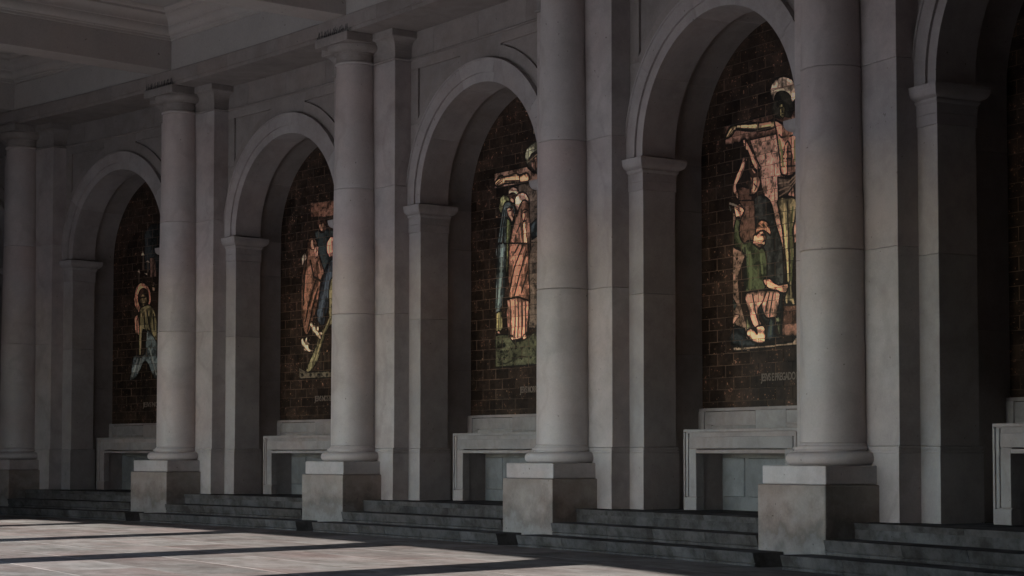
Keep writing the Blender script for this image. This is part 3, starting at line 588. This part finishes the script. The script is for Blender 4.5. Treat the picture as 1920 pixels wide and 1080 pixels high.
# ------------------------------------------------------------------ arches
CZ=6.27; RI=1.915; RE=2.34; RB=2.08
AP=1.467; BW=.56; BF=.53; BB=1.164
def arcz(a,r): 
    d=r*r-(a-MID)**2
    return CZ+math.sqrt(max(0,d))
ARP=[]
for sgn in (0,1):
    def X(a0,a1): return (a0,a1) if sgn==0 else (S-a1,S-a0)
    a0,a1=X(1.0,AP)
    ARP.append(('pier_shaft', box_mesh('pier_shaft', ARCHM, a0,a1,BF,BB,1.56,4.0-.002,bevel=.006)))
    ARP.append(('pier_shaft', box_mesh('pier_shaft', ARCHM, a0,a1,BF,BB,4.0+.002,5.655,bevel=.006)))
    q=MB(); q.ring([(.035,.575),(.035,1.462),(.015,1.464),(.015,1.476),(.035,1.478),(.035,1.500),(.010,1.502),(.010,1.516),(.03,1.518),(.03,1.546),(.014,1.556),(-.018,1.562)], a0+.0,a1,BF,BB)
    ARP.append(('pier_base', q.mesh('pier_base', ARCHM)))
    q=MB(); q.ring([(.0,5.655),(.014,5.66),(.014,5.795),(.006,5.80),(.012,5.805),(.016,5.93),(.035,5.95),(.045,5.965),(.045,5.985),(.038,5.99),(.05,6.0)]+[(.05+.085*math.sin(math.radians(x)),6.115-.11*math.cos(math.radians(x))) for x in range(15,91,15)]+[(.138,6.125),(.138,6.165),(.05,6.17)], a0,a1,BF,BB)
    ARP.append(('impost', q.mesh('impost', ARCHM)))
vp=[(RI,BF-.012),(RB,BF-.012),(RB,BF-.05),(RE-.035,BF-.05),(RE-.03,BF-.066),(RE,BF-.066),(RE,.80),(RE,BB),(RI,BB)]
for t0,t1 in ((-2,35.4),(35.4,75.6),(75.6,104.4),(104.4,144.6),(144.6,182)):
    q=MB(); q.arc(vp, t0+.06, t1-.06, CZ); ARP.append(('voussoir', q.mesh('voussoir', ARCHM)))
# spandrels: a set-back plate with raised stones in front of it
def asamp(a0,a1,n): return [a0+(a1-a0)*k/n for k in range(n+1)]
RP=2.58; ZR=8.80; ZT=8.985
q=MB(); q.slices([(a, arcz(a,RE-.05) if abs(a-MID)<RE-.05 else 6.1, ZT) for a in sorted(asamp(1.0,S-1.0,40)+[MID-RE+.05,MID+RE-.05])], BW+.045, BW+.12)
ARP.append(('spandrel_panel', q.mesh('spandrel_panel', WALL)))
jt=math.radians(144.6)
def JL(a): # joint line from archivolt up to the stile corner
    return CZ+(a-MID)*math.tan(jt)
aj0=MID+RE*math.cos(jt)
kx=lambda z: MID+(z-CZ)/math.tan(math.radians(104.4))
for sgn in (0,1):
    def M(pts): return pts if sgn==0 else [(S-a,l,h) for a,l,h in pts][::-1]
    g=.0025
    zc=JL(1.32)
    q=MB(); q.slices(M([(1.0,zc+g,ZR),(1.32,zc+g,ZR)]), BW, BW+.1); ARP.append(('stile', q.mesh('stile', WALL, .004)))
    q=MB(); q.slices(M([(a, arcz(a,RE-.02), zc-g if a<=1.32 else JL(a)-g) for a in [MID-RE+.021]+asamp(1.12,1.32,5)+asamp(1.34,MID+(RE-.0)*math.cos(jt),4)]), BW, BW+.1)
    ARP.append(('springer', q.mesh('springer', WALL, 0)))
    aend=MID-math.sqrt(RP**2-(ZR-CZ)**2)
    al=asamp(1.32,aj0,5)+asamp(aj0,aend,14)[1:]
    q=MB(); q.slices(M([(a, max(arcz(a,RE-.02), JL(a)+g if a<aj0+.05 else 0), max(min(ZR,arcz(a,RP)), JL(a)+2*g if a<aj0 else 0)) for a in al]), BW, BW+.1)
    ARP.append(('arch_band', q.mesh('arch_band', WALL)))
    ke=kx(ZT)-g
    q=MB(); q.slices(M([(1.0,ZR+.001,ZT),(kx(ZR)-g,ZR+.001,ZT),(ke,ZT-.002,ZT)]), BW, BW+.1); ARP.append(('top_rail', q.mesh('top_rail', WALL, .003)))
q=MB(); kb=kx(8.55)
al=[kx(ZT)]+asamp(kb,S-kb,12)+[S-kx(ZT)]
q.slices([(a, arcz(a,RE-.02) if kb-1e-6<=a<=S-kb+1e-6 else ZT-.01, ZT) for a in al], BW-.001, BW+.1)
ARP.append(('keystone', q.mesh('keystone', WALL, 0)))
# string course and frieze
q=MB(); q.sweep([(BW+.1,8.985),(BW-.02,8.987),(BW-.035,9.0),(BW-.035,9.015),(BW-.02,9.03),(BW+.1,9.032)], arange(1.0,S-1.0,.6)); ARP.append(('string_course', q.mesh('string_course', WALL)))
for c0,c1 in zip([1.0,1.84,3.3,4.8,S-1.0],[1.84,3.3,4.8,S-1.0]):
    ARP.append(('frieze_block', box_mesh('frieze_block', WALL, c0+.002,c1-.002,BW+.01,BW+.25,9.033,9.52,bevel=.004,n=2)))
ARN={-1:'past the left edge',0:'framing the farthest and darkest mural at the left edge',1:'framing the mural with the white leaves, second from the left',2:'framing the mural of the three haloed figures',3:'framing the mural with the kneeling man in green, largest full arch',4:'cut off by the right edge, in deep shade',5:'past the right edge'}
for i in BAYS:
    t=thing('stone_arch', i, 'round stone arch '+ARN[i], 'arch', 'round arches of the arcade')
    parts(t, ARP)
# ------------------------------------------------------------------ niches behind the arches
NI=1.355; NB=1.79; RN=MID-NI
NP=[]
for sgn in (0,1):
    for z0,z1 in ((.575,3.05),(3.05,5.38),(5.38,6.19)):
        a0,a1=(.75,NI) if sgn==0 else (S-NI,S-.75)
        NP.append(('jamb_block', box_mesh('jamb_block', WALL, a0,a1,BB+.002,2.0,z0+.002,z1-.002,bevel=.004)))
for t0,t1 in ((-2,35),(35,76),(76,104),(104,145),(145,182)):
    q=MB(); q.arc([(RN,BB+.002),(RN+.6,BB+.002),(RN+.6,2.0),(RN,2.0)], t0+.06,t1-.06, CZ-.06); NP.append(('vault_stone', q.mesh('vault_stone', WALL)))
for i in BAYS:
    t=thing('niche', i, 'deep stone niche lining '+BN[i], 'niche', 'niches behind the arches')
    parts(t, NP)
q=MB(); q.sweep([(2.02,0),(2.3,0),(2.3,12.2),(2.02,12.2)], arange(-4.2*S,4.9*S,1.5))
rw=thing('rear_wall', 3, 'solid stone wall behind the arcade', kind='structure'); link('wall_core', q.mesh('wall_core', WALL), rw)
# ------------------------------------------------------------------ painted tile murals
SRGB=lambda c: ((c/255)/12.92 if c/255<=0.04045 else ((c/255+0.055)/1.055)**2.4)
X0,X1,Z0,Z1=1.25,5.75,2.05,8.45; PPM=130
TW,THh=int((X1-X0)*PPM),int((Z1-Z0)*PPM)
def smooth(pts, k=4):
    n=len(pts); o=[]
    for i in range(n):
        p0,p1,p2,p3=[np.array(pts[(i+d)%n]) for d in (-1,0,1,2)]
        for s in range(k):
            u=s/k; o.append(0.5*((2*p1)+(-p0+p2)*u+(2*p0-5*p1+4*p2-p3)*u*u+(-p0+3*p1-3*p2+p3)*u**3))
    return np.array(o)
def vnoise(h,w,cell,rng):
    g=rng.random((h//cell+3,w//cell+3)); ys=np.arange(h)/cell; xs=np.arange(w)/cell
    y0=ys.astype(int); x0=xs.astype(int); fy=(ys-y0)[:,None]; fx=(xs-x0)[None,:]
    fy=fy*fy*(3-2*fy); fx=fx*fx*(3-2*fx)
    return (g[y0][:,x0]*(1-fx)+g[y0][:,x0+1]*fx)*(1-fy)+(g[y0+1][:,x0]*(1-fx)+g[y0+1][:,x0+1]*fx)*fy
def paint(i):
    rng=np.random.default_rng(11+i)
    img=np.zeros((THh,TW,3)); mask=np.zeros((THh,TW))
    tile=.41*PPM; 
    n1=vnoise(THh,TW,9,rng); n2=vnoise(THh,TW,34,rng); n3=vnoise(THh,TW,3,rng)
    vn=vnoise(THh,TW,7,rng); vn=.5*vn+.5*np.repeat(vnoise(THh//4+2,TW,5,rng),4,axis=0)[:THh]
    base=np.array([43,33,27.])
    img[:]=base*(0.62+0.5*n2[...,None]+0.35*(n1[...,None]-.5)+0.25*(n3[...,None]-.5))
    sp=(n3>.93)&(n1>.6); img[sp]=[165,120,70]; sp=(n3>.86)&(n2>.62)&(n1>.5); img[sp]=[120,78,50]
    def poly(pts,col,shade,ow):
        P=smooth(pts) if (len(pts)>8 and not shade) else np.array(pts)
        px=(P[:,0]-X0)*PPM; py=(P[:,1]-Z0)*PPM
        x0,x1=int(max(0,px.min()-4)),int(min(TW,px.max()+5)); y0,y1=int(max(0,py.min()-4)),int(min(THh,py.max()+5))
        if x1<=x0 or y1<=y0: return
        gy,gx=np.mgrid[y0:y1,x0:x1]; ins=np.zeros(gx.shape,bool); dist=np.full(gx.shape,1e9)
        for k in range(len(px)):
            ax,ay,bx,by=px[k-1],py[k-1],px[k],py[k]
            if ay!=by:
                c=((ay>gy)!=(by>gy))&(gx<(bx-ax)*(gy-ay)/(by-ay)+ax); ins^=c
            dx,dy=bx-ax,by-ay; L=dx*dx+dy*dy+1e-9
            t=np.clip(((gx-ax)*dx+(gy-ay)*dy)/L,0,1); dist=np.minimum(dist,np.hypot(gx-ax-t*dx,gy-ay-t*dy))
        c=np.array(col,float)
        amp=0.55 if shade else 0.28
        tone=(1+amp*(n1[y0:y1,x0:x1]-.5)+amp*.7*(n3[y0:y1,x0:x1]-.5)+.2*(n2[y0:y1,x0:x1]-.5))
        if not shade:
            # folds and muscles: bands of light and dark along the length of the shape, bent by the brush
            ctr=np.array([px.mean(),py.mean()]); cv=np.cov(np.vstack([px,py])); ev,vec=np.linalg.eigh(cv)
            mn=vec[:,0]; wd_=max(4,math.sqrt(max(ev[0],1))*3.0); mj=vec[:,1]
            u=((gx-ctr[0])*mn[0]+(gy-ctr[1])*mn[1]); v_=((gx-ctr[0])*mj[0]+(gy-ctr[1])*mj[1])
            nf=2 if wd_<26 else 3.4
            band=np.sin((u/wd_)*nf*math.pi+1.1*math.sin(len(pts))+2.6*(n1[y0:y1,x0:x1]-.5)+.9*np.sin(v_/38.))
            q_=.34+.30*band+.32*np.clip(dist/6,0,1)-.16+.45*(vn[y0:y1,x0:x1]-.5)
            tone=np.where(q_<.10,.30,np.where(q_<.30,.72,np.where(q_<.56,1.08,1.55)))*(1+.32*(n3[y0:y1,x0:x1]-.5))
        else: tone=tone*np.where(n1[y0:y1,x0:x1]*.6+n3[y0:y1,x0:x1]*.4<.34,.74,1.05)
        sub=img[y0:y1,x0:x1]; sub[ins]=(c*tone[...,None])[ins]
        m=mask[y0:y1,x0:x1]; m[ins]=1
        if ow>0:
            e=dist<2.4*ow; sub[e]=np.array([26,25,27])
    def line(pts,col,wd):
        P=np.array(pts); r=wd*PPM/2
        for (ax,ay),(bx,by) in zip(P,P[1:]):
            ax,bx=(ax-X0)*PPM,(bx-X0)*PPM; ay,by=(ay-Z0)*PPM,(by-Z0)*PPM
            x0,x1=int(max(0,min(ax,bx)-r-2)),int(min(TW,max(ax,bx)+r+3)); y0,y1=int(max(0,min(ay,by)-r-2)),int(min(THh,max(ay,by)+r+3))
            if x1<=x0 or y1<=y0: continue
            gy,gx=np.mgrid[y0:y1,x0:x1]; dx,dy=bx-ax,by-ay
            t=np.clip(((gx-ax)*dx+(gy-ay)*dy)/(dx*dx+dy*dy+1e-9),0,1); d=np.hypot(gx-ax-t*dx,gy-ay-t*dy)
            a=np.clip(r+.5-d+(n3[y0:y1,x0:x1]-.5)*1.2,0,1)[...,None]*.9
            img[y0:y1,x0:x1]=img[y0:y1,x0:x1]*(1-a)+np.array(col,float)*a
    for mirror in (True,False):
        for kd,r_,g_,b_,wd,sh,fl in ART.get(i,[]):
            pts=[(fl[k],fl[k+1]) for k in range(0,len(fl),2)]
            if mirror:
                if max(p[0] for p in pts)>3.5: continue
                pts=[(7.25-x,z) for x,z in pts]
            if kd=='P': poly(pts,(r_,g_,b_),sh,wd)
            else: line(pts,(r_,g_,b_),wd)
    f=np.clip(img/255*np.array([1.07,.97,.84]),0,1); 
    out=np.ones((THh,TW,4),np.float32); out[...,:3]=f
    im=bpy.data.images.new('painted_glaze', TW, THh); im.pixels.foreach_set(out.ravel()); im.update(); im.pack()
    return im
def tile_material(i, empty):
    m,t,p=nodes('glazed_tile'); N=t.nodes.new; Lk=t.links.new
    im=N('ShaderNodeTexImage'); im.image=paint(i); im.extension='EXTEND'
    tc=N('ShaderNodeTexCoord'); tc.object=empty
    sep=N('ShaderNodeSeparateXYZ'); Lk(tc.outputs['Object'],sep.inputs[0]); cmb=N('ShaderNodeCombineXYZ')
    for ax,lo,hi,k in (('X',X0,X1,0),('Z',Z0,Z1,1)):
        r=N('ShaderNodeMapRange'); r.clamp=False; r.inputs['From Min'].default_value=lo; r.inputs['From Max'].default_value=hi
        Lk(sep.outputs[ax],r.inputs['Value']); Lk(r.outputs[0],cmb.inputs[k])
    Lk(cmb.outputs[0],im.inputs['Vector'])
    oi=N('ShaderNodeObjectInfo'); mr=N('ShaderNodeMapRange'); mr.inputs['To Min'].default_value=MURAL_GAIN*.62; mr.inputs['To Max'].default_value=MURAL_GAIN*1.28
    Lk(oi.outputs['Random'],mr.inputs['Value'])
    hs=N('ShaderNodeHueSaturation'); hs.inputs['Saturation'].default_value=.78; Lk(im.outputs['Color'],hs.inputs['Color']); Lk(mr.outputs[0],hs.inputs['Value'])
    Lk(hs.outputs[0],p.inputs['Base Color'])
    p.inputs['Roughness'].default_value=.38; p.inputs['Specular IOR Level'].default_value=.3
    nz=N('ShaderNodeTexNoise'); nz.inputs['Scale'].default_value=14; Lk(tc.outputs['Object'],nz.inputs['Vector'])
    bp=N('ShaderNodeBump'); bp.inputs['Strength'].default_value=.25; bp.inputs['Distance'].default_value=.01; Lk(nz.outputs[0],bp.inputs['Height']); Lk(bp.outputs[0],p.inputs['Normal'])
    return m
MURAL_GAIN=1.9
TWd,THt=.41,.192
TXT={0:('JESVS NO SEPVLCRO',2.66,.62),1:('JESVS NOS BRACOS DA MAE',2.67,.62),2:('JESVS MORRE NA CRVZ',2.93,.60),3:('JESVS E PREGADO NA CRVZ',2.84,.60)}
MUN={0:'dark tiled mural with an orange halo round a green figure, farthest of the row',1:'dark tiled mural with a brown robed woman and pale leaves, second from the left',2:'dark tiled mural with three haloed women beside a cross',3:'dark tiled mural of a crucified figure above a kneeling man in green',4:'unlit dark tiled mural at the right edge'}
for i in BAYS:
    if i in (-1,5): continue
    t=thing('tile_mural', i, MUN[i], 'mural', 'tiled murals in the niches')
    mat=tile_material(i,t)
    tm=box_mesh('tile', mat, 0,TWd-.007,-.006,.012,0,THt-.008,bevel=.002,m=xyz)
    half=box_mesh('tile', mat, 0,TWd/2-.007,-.006,.012,0,THt-.008,bevel=.002,m=xyz)
    q=MB(); q.box(NI-.1,S-NI+.1,NB-.0015,NB+.1,1.9,8.5,n=10); link('grout_bed', q.mesh('grout_bed', GROUT), t)
    cand=[]
    for r in range(33):
        z=2.10+r*THt; a=NI-.02-(r%2)*TWd/2
        while a<S-NI:
            am=a+TWd/2; zz=z
            near=min((max(a,min(MID,a+TWd))-MID)**2, 9)
            if z<CZ or (near+(z-CZ+.06)**2)<(RN+.02)**2: cand.append((a,z))
            a+=TWd
    cand.sort(key=lambda c:c[0])
    rest=MB()
    for k,(a,z) in enumerate(cand):
        am=a+TWd/2; x,y,_=cpt(am,NB,0); ang=-am/R
        if k<300:
            o=link('tile', tm, t); ca,sa=math.cos(ang),math.sin(ang)
            o.location=(x-ca*(TWd/2-.0035), y-sa*(TWd/2-.0035)+random.uniform(-.0015,.0015), z); o.rotation_euler=(random.uniform(-.004,.004),0,ang)
        else: rest.box(a,a+TWd-.007,NB-.006,NB+.012,z,z+THt-.006)
    if rest.v: tag(link('tile', rest.mesh('tile_rest', mat), t), kind='stuff')
    if i in TXT:
        s,ax,wx=TXT[i]
        cu=bpy.data.curves.new('inscription','FONT'); cu.body=s; cu.size=.165; cu.offset=.003; cu.extrude=.002; cu.resolution_u=3; cu.space_character=.85
        ob=bpy.data.objects.new('tmp',cu); COL.objects.link(ob)
        me=bpy.data.meshes.new_from_object(ob); bpy.data.objects.remove(ob); me.materials.clear(); me.materials.append(LETTER)
        wd=max(v.co.x for v in me.vertices); tgt={0:1.35,1:1.4,2:1.0,3:1.3}[i]
        for v in me.vertices:
            xx=ax+v.co.x*tgt/wd; v.co=Vector(cpt(xx, NB-.0105-v.co.z, 2.585+v.co.y))
        link('inscription', me, t)
# ------------------------------------------------------------------ altars at the foot of the niches
ALP=[]
AF=.92
def frame_band(a0,a1,z0,z1,b0,b1,open_=None):
    pass
q=MB()
# frame: two legs and a lintel, with stepped grooves cut by making it from proud bands
def band(q,a0,a1,z0,z1,b): q.box(a0,a1,b,AF+.16,z0,z1)
q.box(1.98,4.782,AF,AF+.16,1.79,1.835); LINT=q.mesh('top_moulding', ALTM, .004)
ALP.append(('top_moulding',LINT))
q=MB(); q.box(2.0,4.762,AF+.03,1.74,1.70,1.79); ALP.append(('table_top', q.mesh('table_top', ALTM, .004)))
q=MB(); q.box(2.12,4.642,AF,AF+.15,1.536,1.715); ALP.append(('lintel', q.mesh('lintel', ALTM, .004)))
q=MB(); q.box(2.305,4.46,AF+.002,AF+.15,1.463,1.518); ALP.append(('lintel_edge', q.mesh('lintel_edge', ALTM, .003)))
for sg in (0,1):
    def X(a0,a1): return (a0,a1) if sg==0 else (2*3.381-a1,2*3.381-a0)
    a0,a1=X(1.98,2.018); q=MB(); q.box(a0,a1,AF,AF+.15,.60,1.788); ALP.append(('leg_edge', q.mesh('leg_edge', ALTM, .003)))
    a0,a1=X(2.038,2.098); q=MB(); q.box(a0,a1,AF+.003,AF+.15,.79,1.775); ALP.append(('leg_fillet', q.mesh('leg_fillet', ALTM, .003)))
    a0,a1=X(2.12,2.303); q=MB(); q.box(a0,a1,AF,AF+.15,.79,1.522); ALP.append(('leg', q.mesh('leg', ALTM, .004)))
    a0,a1=X(1.98,2.303); q=MB(); q.box(a0+.001,a1-.001,AF+.001,AF+.15,.58,.775); ALP.append(('leg_foot', q.mesh('leg_foot', ALTM, .004)))
    a0,a1=X(2.0,2.29); q=MB(); q.box(a0,a1,AF+.035,1.74,.58,1.70); ALP.append(('side', q.mesh('side', ALTM)))
q=MB(); q.box(2.25,4.5,1.445,1.52,.58,1.70); ALP.append(('recess_back', q.mesh('recess_back', RECM)))
for a0,a1 in ((2.32,2.86),(2.95,3.88),(3.97,4.44)):
    q=MB(); q.box(a0,a1,1.42,1.46,.79,1.39); ALP.append(('recess_panel', q.mesh('recess_panel', RECM, .012)))
# backboard
q=MB(); q.box(NI+.01,S-NI-.01,1.725,1.78,.58,2.125); ALP.append(('backboard', q.mesh('backboard', ALTM)))
q=MB(); q.box(NI+.003,S-NI-.003,1.705,1.785,2.135,2.185); ALP.append(('backboard_cap', q.mesh('backboard_cap', ALTM,.004)))
for a0,a1,z0,z1 in ((NI+.003,1.505,.9,2.134),(1.522,2.795,1.918,2.118),(2.797,3.53,.9,2.134),(3.547,3.90,1.93,2.112),(3.917,S-1.525,1.918,2.118),(S-1.505,S-NI-.003,.9,2.134),(1.70,2.795,.9,1.902),(1.522,1.698,.9,1.916),(3.547,S-1.525,.9,1.905)):
    q=MB(); q.box(a0,a1,1.695,1.74,z0,z1); ALP.append(('board_panel', q.mesh('board_panel', ALTM, .003)))
ALN={-1:'past the left edge',0:'below the farthest mural, in dim light',1:'below the mural with the pale leaves, second from the left',2:'below the mural of the three haloed figures',3:'below the mural with the kneeling man, its panelled recess clearest',4:'half cut off by the right edge, in deep shade',5:'past the right edge'}
for i in BAYS:
    t=thing('altar', i, 'grey marble altar '+ALN[i], 'altar', 'marble altars in the niches')
    parts(t, ALP)
# ------------------------------------------------------------------ architrave, beams and coffered ceiling
ZS=9.52; ZA=9.86; BA=-.50; ZC=11.10; WO=-12.4
ar=thing('architrave', 3, 'stone architrave running over the columns', kind='structure')
cuts=[1.49,2.68,4.66,6.17]
pr=[(BA,ZS+.075),(BA,ZA-.012),(BA+.012,ZA),(.2,ZA),(.2,ZS+.03),(BA+.03,ZS+.004),(BA+.03,ZS+.07)]
for i in BAYS:
    for k in range(4):
        a0=cuts[k]; a1=cuts[(k+1)%4]+(S if k==3 else 0)
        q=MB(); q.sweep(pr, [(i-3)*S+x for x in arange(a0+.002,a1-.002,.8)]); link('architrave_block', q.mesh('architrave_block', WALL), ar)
    q=MB(); q.box((i-3)*S-.002+.004,(i-2)*S-.002,BA+.04,1.2,ZS,ZS+.3,n=8); link('soffit', q.mesh('soffit', WALL), ar)
ce=thing('ceiling', 3, 'coffered plaster ceiling with deep beams and stepped cornices', kind='structure')
crown=[(0,10.51),(.045,10.512),(.045,10.565),(.07,10.575),(.075,10.60)]+[(.075+.12*math.sin(math.radians(x)),10.72-.12*math.cos(math.radians(x))) for x in (20,40,60,80)]+[(.20,10.725),(.20,10.775),(.225,10.785)]+[(.225+.16*(1-math.cos(math.radians(x))),10.785+.17*math.sin(math.radians(x))) for x in (20,40,60,80)]+[(.39,10.965),(.40,10.97),(.40,11.02),(.43,11.03),(.455,11.05),(.48,11.098)]
for i in range(-2,7):
    o=(i-3)*S
    m=lambda a,b,z,o=o: cpt(a+o,b,z)
    if i<=6:
        q=MB(); q.box(-.36,.36,WO+.02,-.45,9.862,ZC+.05,m=m); link('beam', q.mesh('beam', CEIL, .006), ce)
    if i>=6: continue
    q=MB(); q.sweep([(-.462,ZA+.004),(-.46,ZC+.05),(.2,ZC+.05),(.2,ZA+.004)], arange(.361,S-.361,.75), m=m); link('fascia', q.mesh('fascia', CEIL), ce)
    q=MB(); a0,a1,b0,b1=.361,S-.361,WO,-.462; K=8
    L=[]
    for d,z in crown:
        loop=[]
        loop+=[m(a0+d+(a1-a0-2*d)*k/K,b0+d,z) for k in range(K)]
        loop+=[m(a1-d,b0+d+(b1-b0-2*d)*k/K,z) for k in range(K)]
        loop+=[m(a1-d-(a1-a0-2*d)*k/K,b1-d,z) for k in range(K)]
        loop+=[m(a0+d,b1-d-(b1-b0-2*d)*k/K,z) for k in range(K)]
        L.append(loop)
    q.quadstrip(L, cap=False); link('cornice', q.mesh('cornice', CEIL, 0, smooth=True), ce)
    q=MB(); q.box(.5,S-.5,WO+.2,-.6,ZC,ZC+.08,m=m,n=6); link('coffer_field', q.mesh('coffer_field', CEIL), ce)
    q=MB(); q.box(.361+.55,S-.361-.55,WO+.6,-1.05,ZC-.012,ZC+.02,m=m,n=6); link('coffer_panel', q.mesh('coffer_panel', CEIL,.004), ce)
q=MB(); q.sweep([(-14,11.3),(2.3,11.3),(2.3,12.3),(-14,12.3)], arange(-4.2*S,4.9*S,1.5))
link('roof_slab', q.mesh('roof_slab', CEIL), ce)
# ------------------------------------------------------------------ outer side of the gallery (out of view, shaped for the light inside)
ow=thing('outer_entablature', 3, 'unseen outer entablature set low to cut sky light on the open side', kind='structure')
q=MB(); q.sweep([(-14.6,5.6),(WO,5.6),(WO,11.3),(-14.6,11.3)], arange(-4.2*S,4.9*S,1.5)); link('entablature', q.mesh('entablature', CEIL), ow)  # unseen; bottom edge set low to keep high sky light out
WF=thing('light_blocking_walls', 3, 'added outer wall, out of view, blocking light past the open columns', kind='structure')
for s0,s1 in ((-4.2*S,-2.38*S),(1.77*S,4.9*S)):
    q=MB(); q.sweep([(-13.25,-.1),(-12.95,-.1),(-12.95,5.6),(-13.25,5.6)], arange(s0,s1,1.2)); link('blocking_panel', q.mesh('blocking_panel', DARKW), WF)  # added panels that block light through the outer bays at each end
for s0 in (-4.2*S,4.88*S):
    q=MB(); q.box(s0,s0+.4,-13.2,2.2,-.1,11.3); link('end_blocker', q.mesh('end_blocker', DARKW), WF)  # added ends, kept dark to hold back stray light
q=MB(); q.sweep([(.2,0),(2.0,0),(2.0,9.6),(.2,9.6)], arange(3.12*S,4.88*S,1.2)); link('inner_wall', q.mesh('inner_wall', DARKW), WF)  # stands for the continuing arcade, coloured dark to cut bounced light
q=MB(); q.sweep([(.2,0),(2.0,0),(2.0,9.6),(.2,9.6)], arange(-4.2*S,-4.15*S,1.2)); link('inner_wall', q.mesh('inner_wall_far', WALL), WF)
OUTA=-.013
q=MB(); q.box(-.36,.36,-14.6,-12.6,-.1,5.6,m=xyz); 
PSH=MB(); PSH.box(-.36,.36,-1.0,1.0,.35,5.25,m=xyz); PSH=PSH.mesh('shaft', LIMEP, .01)  # outer supports known from their shadow stripes, deepened to block oblique light
PBA=MB(); PBA.box(-.42,.42,-1.06,1.06,-.05,.35,m=xyz); PBA=PBA.mesh('base', LIMEP, .01)
PCP=MB(); PCP.ring([(0,5.25),(.03,5.27),(.03,5.4),(.09,5.5),(.09,5.62)],-.36,.36,-1.0,1.0,m=xyz); PCP=PCP.mesh('capital', LIMEP)
for i in range(1,5):
    t=thing('louver_pier', i, 'unseen outer support deepened to block oblique light, '+{1:'farthest',2:'second farthest',3:'third farthest',4:'nearest'}[i]+' of the four', 'louver_pier', 'outer piers deepened to block light', a=-OUTA*R, b=-13.6)
    parts(t, [('shaft',PSH),('base',PBA),('capital',PCP)])

# unseen block added behind the camera to hide the low sky on that side
wg=tag(link('sky_blocker', None, None, (-12,-27,0), 0), 'added long dark block behind the viewer that hides the low sky', 'sky_blocker')
BSTO=stone('sky_blocker_stone', (0.16,0.15,0.145), 0.1, 0.7)[0]; WGL=plain('window_glass', (0.03,0.035,0.04), 0.15)
q=MB(); q.box(-30,52,-12,0,-.05,20,m=xyz); link('wall', q.mesh('wall', BSTO), wg)
q=MB(); q.ring([(0,20),(.5,20.1),(.5,20.6),(.2,20.9),(-.5,21.2)],-30,52,-12,0,m=xyz); link('cornice', q.mesh('cornice', BSTO), wg)
q=MB(); q.box(-.9,.9,-.05,.06,0,2.8,m=xyz); wf=q.mesh('window', BSTO,.02); q=MB(); q.box(-.75,.75,.05,.075,.15,2.65,m=xyz); wp=q.mesh('pane', WGL)
for r in range(4):
    for k in range(14):
        o=link('window', wf, wg, (-26+5.6*k,0,1.6+4.6*r)); link('pane', wp, o)
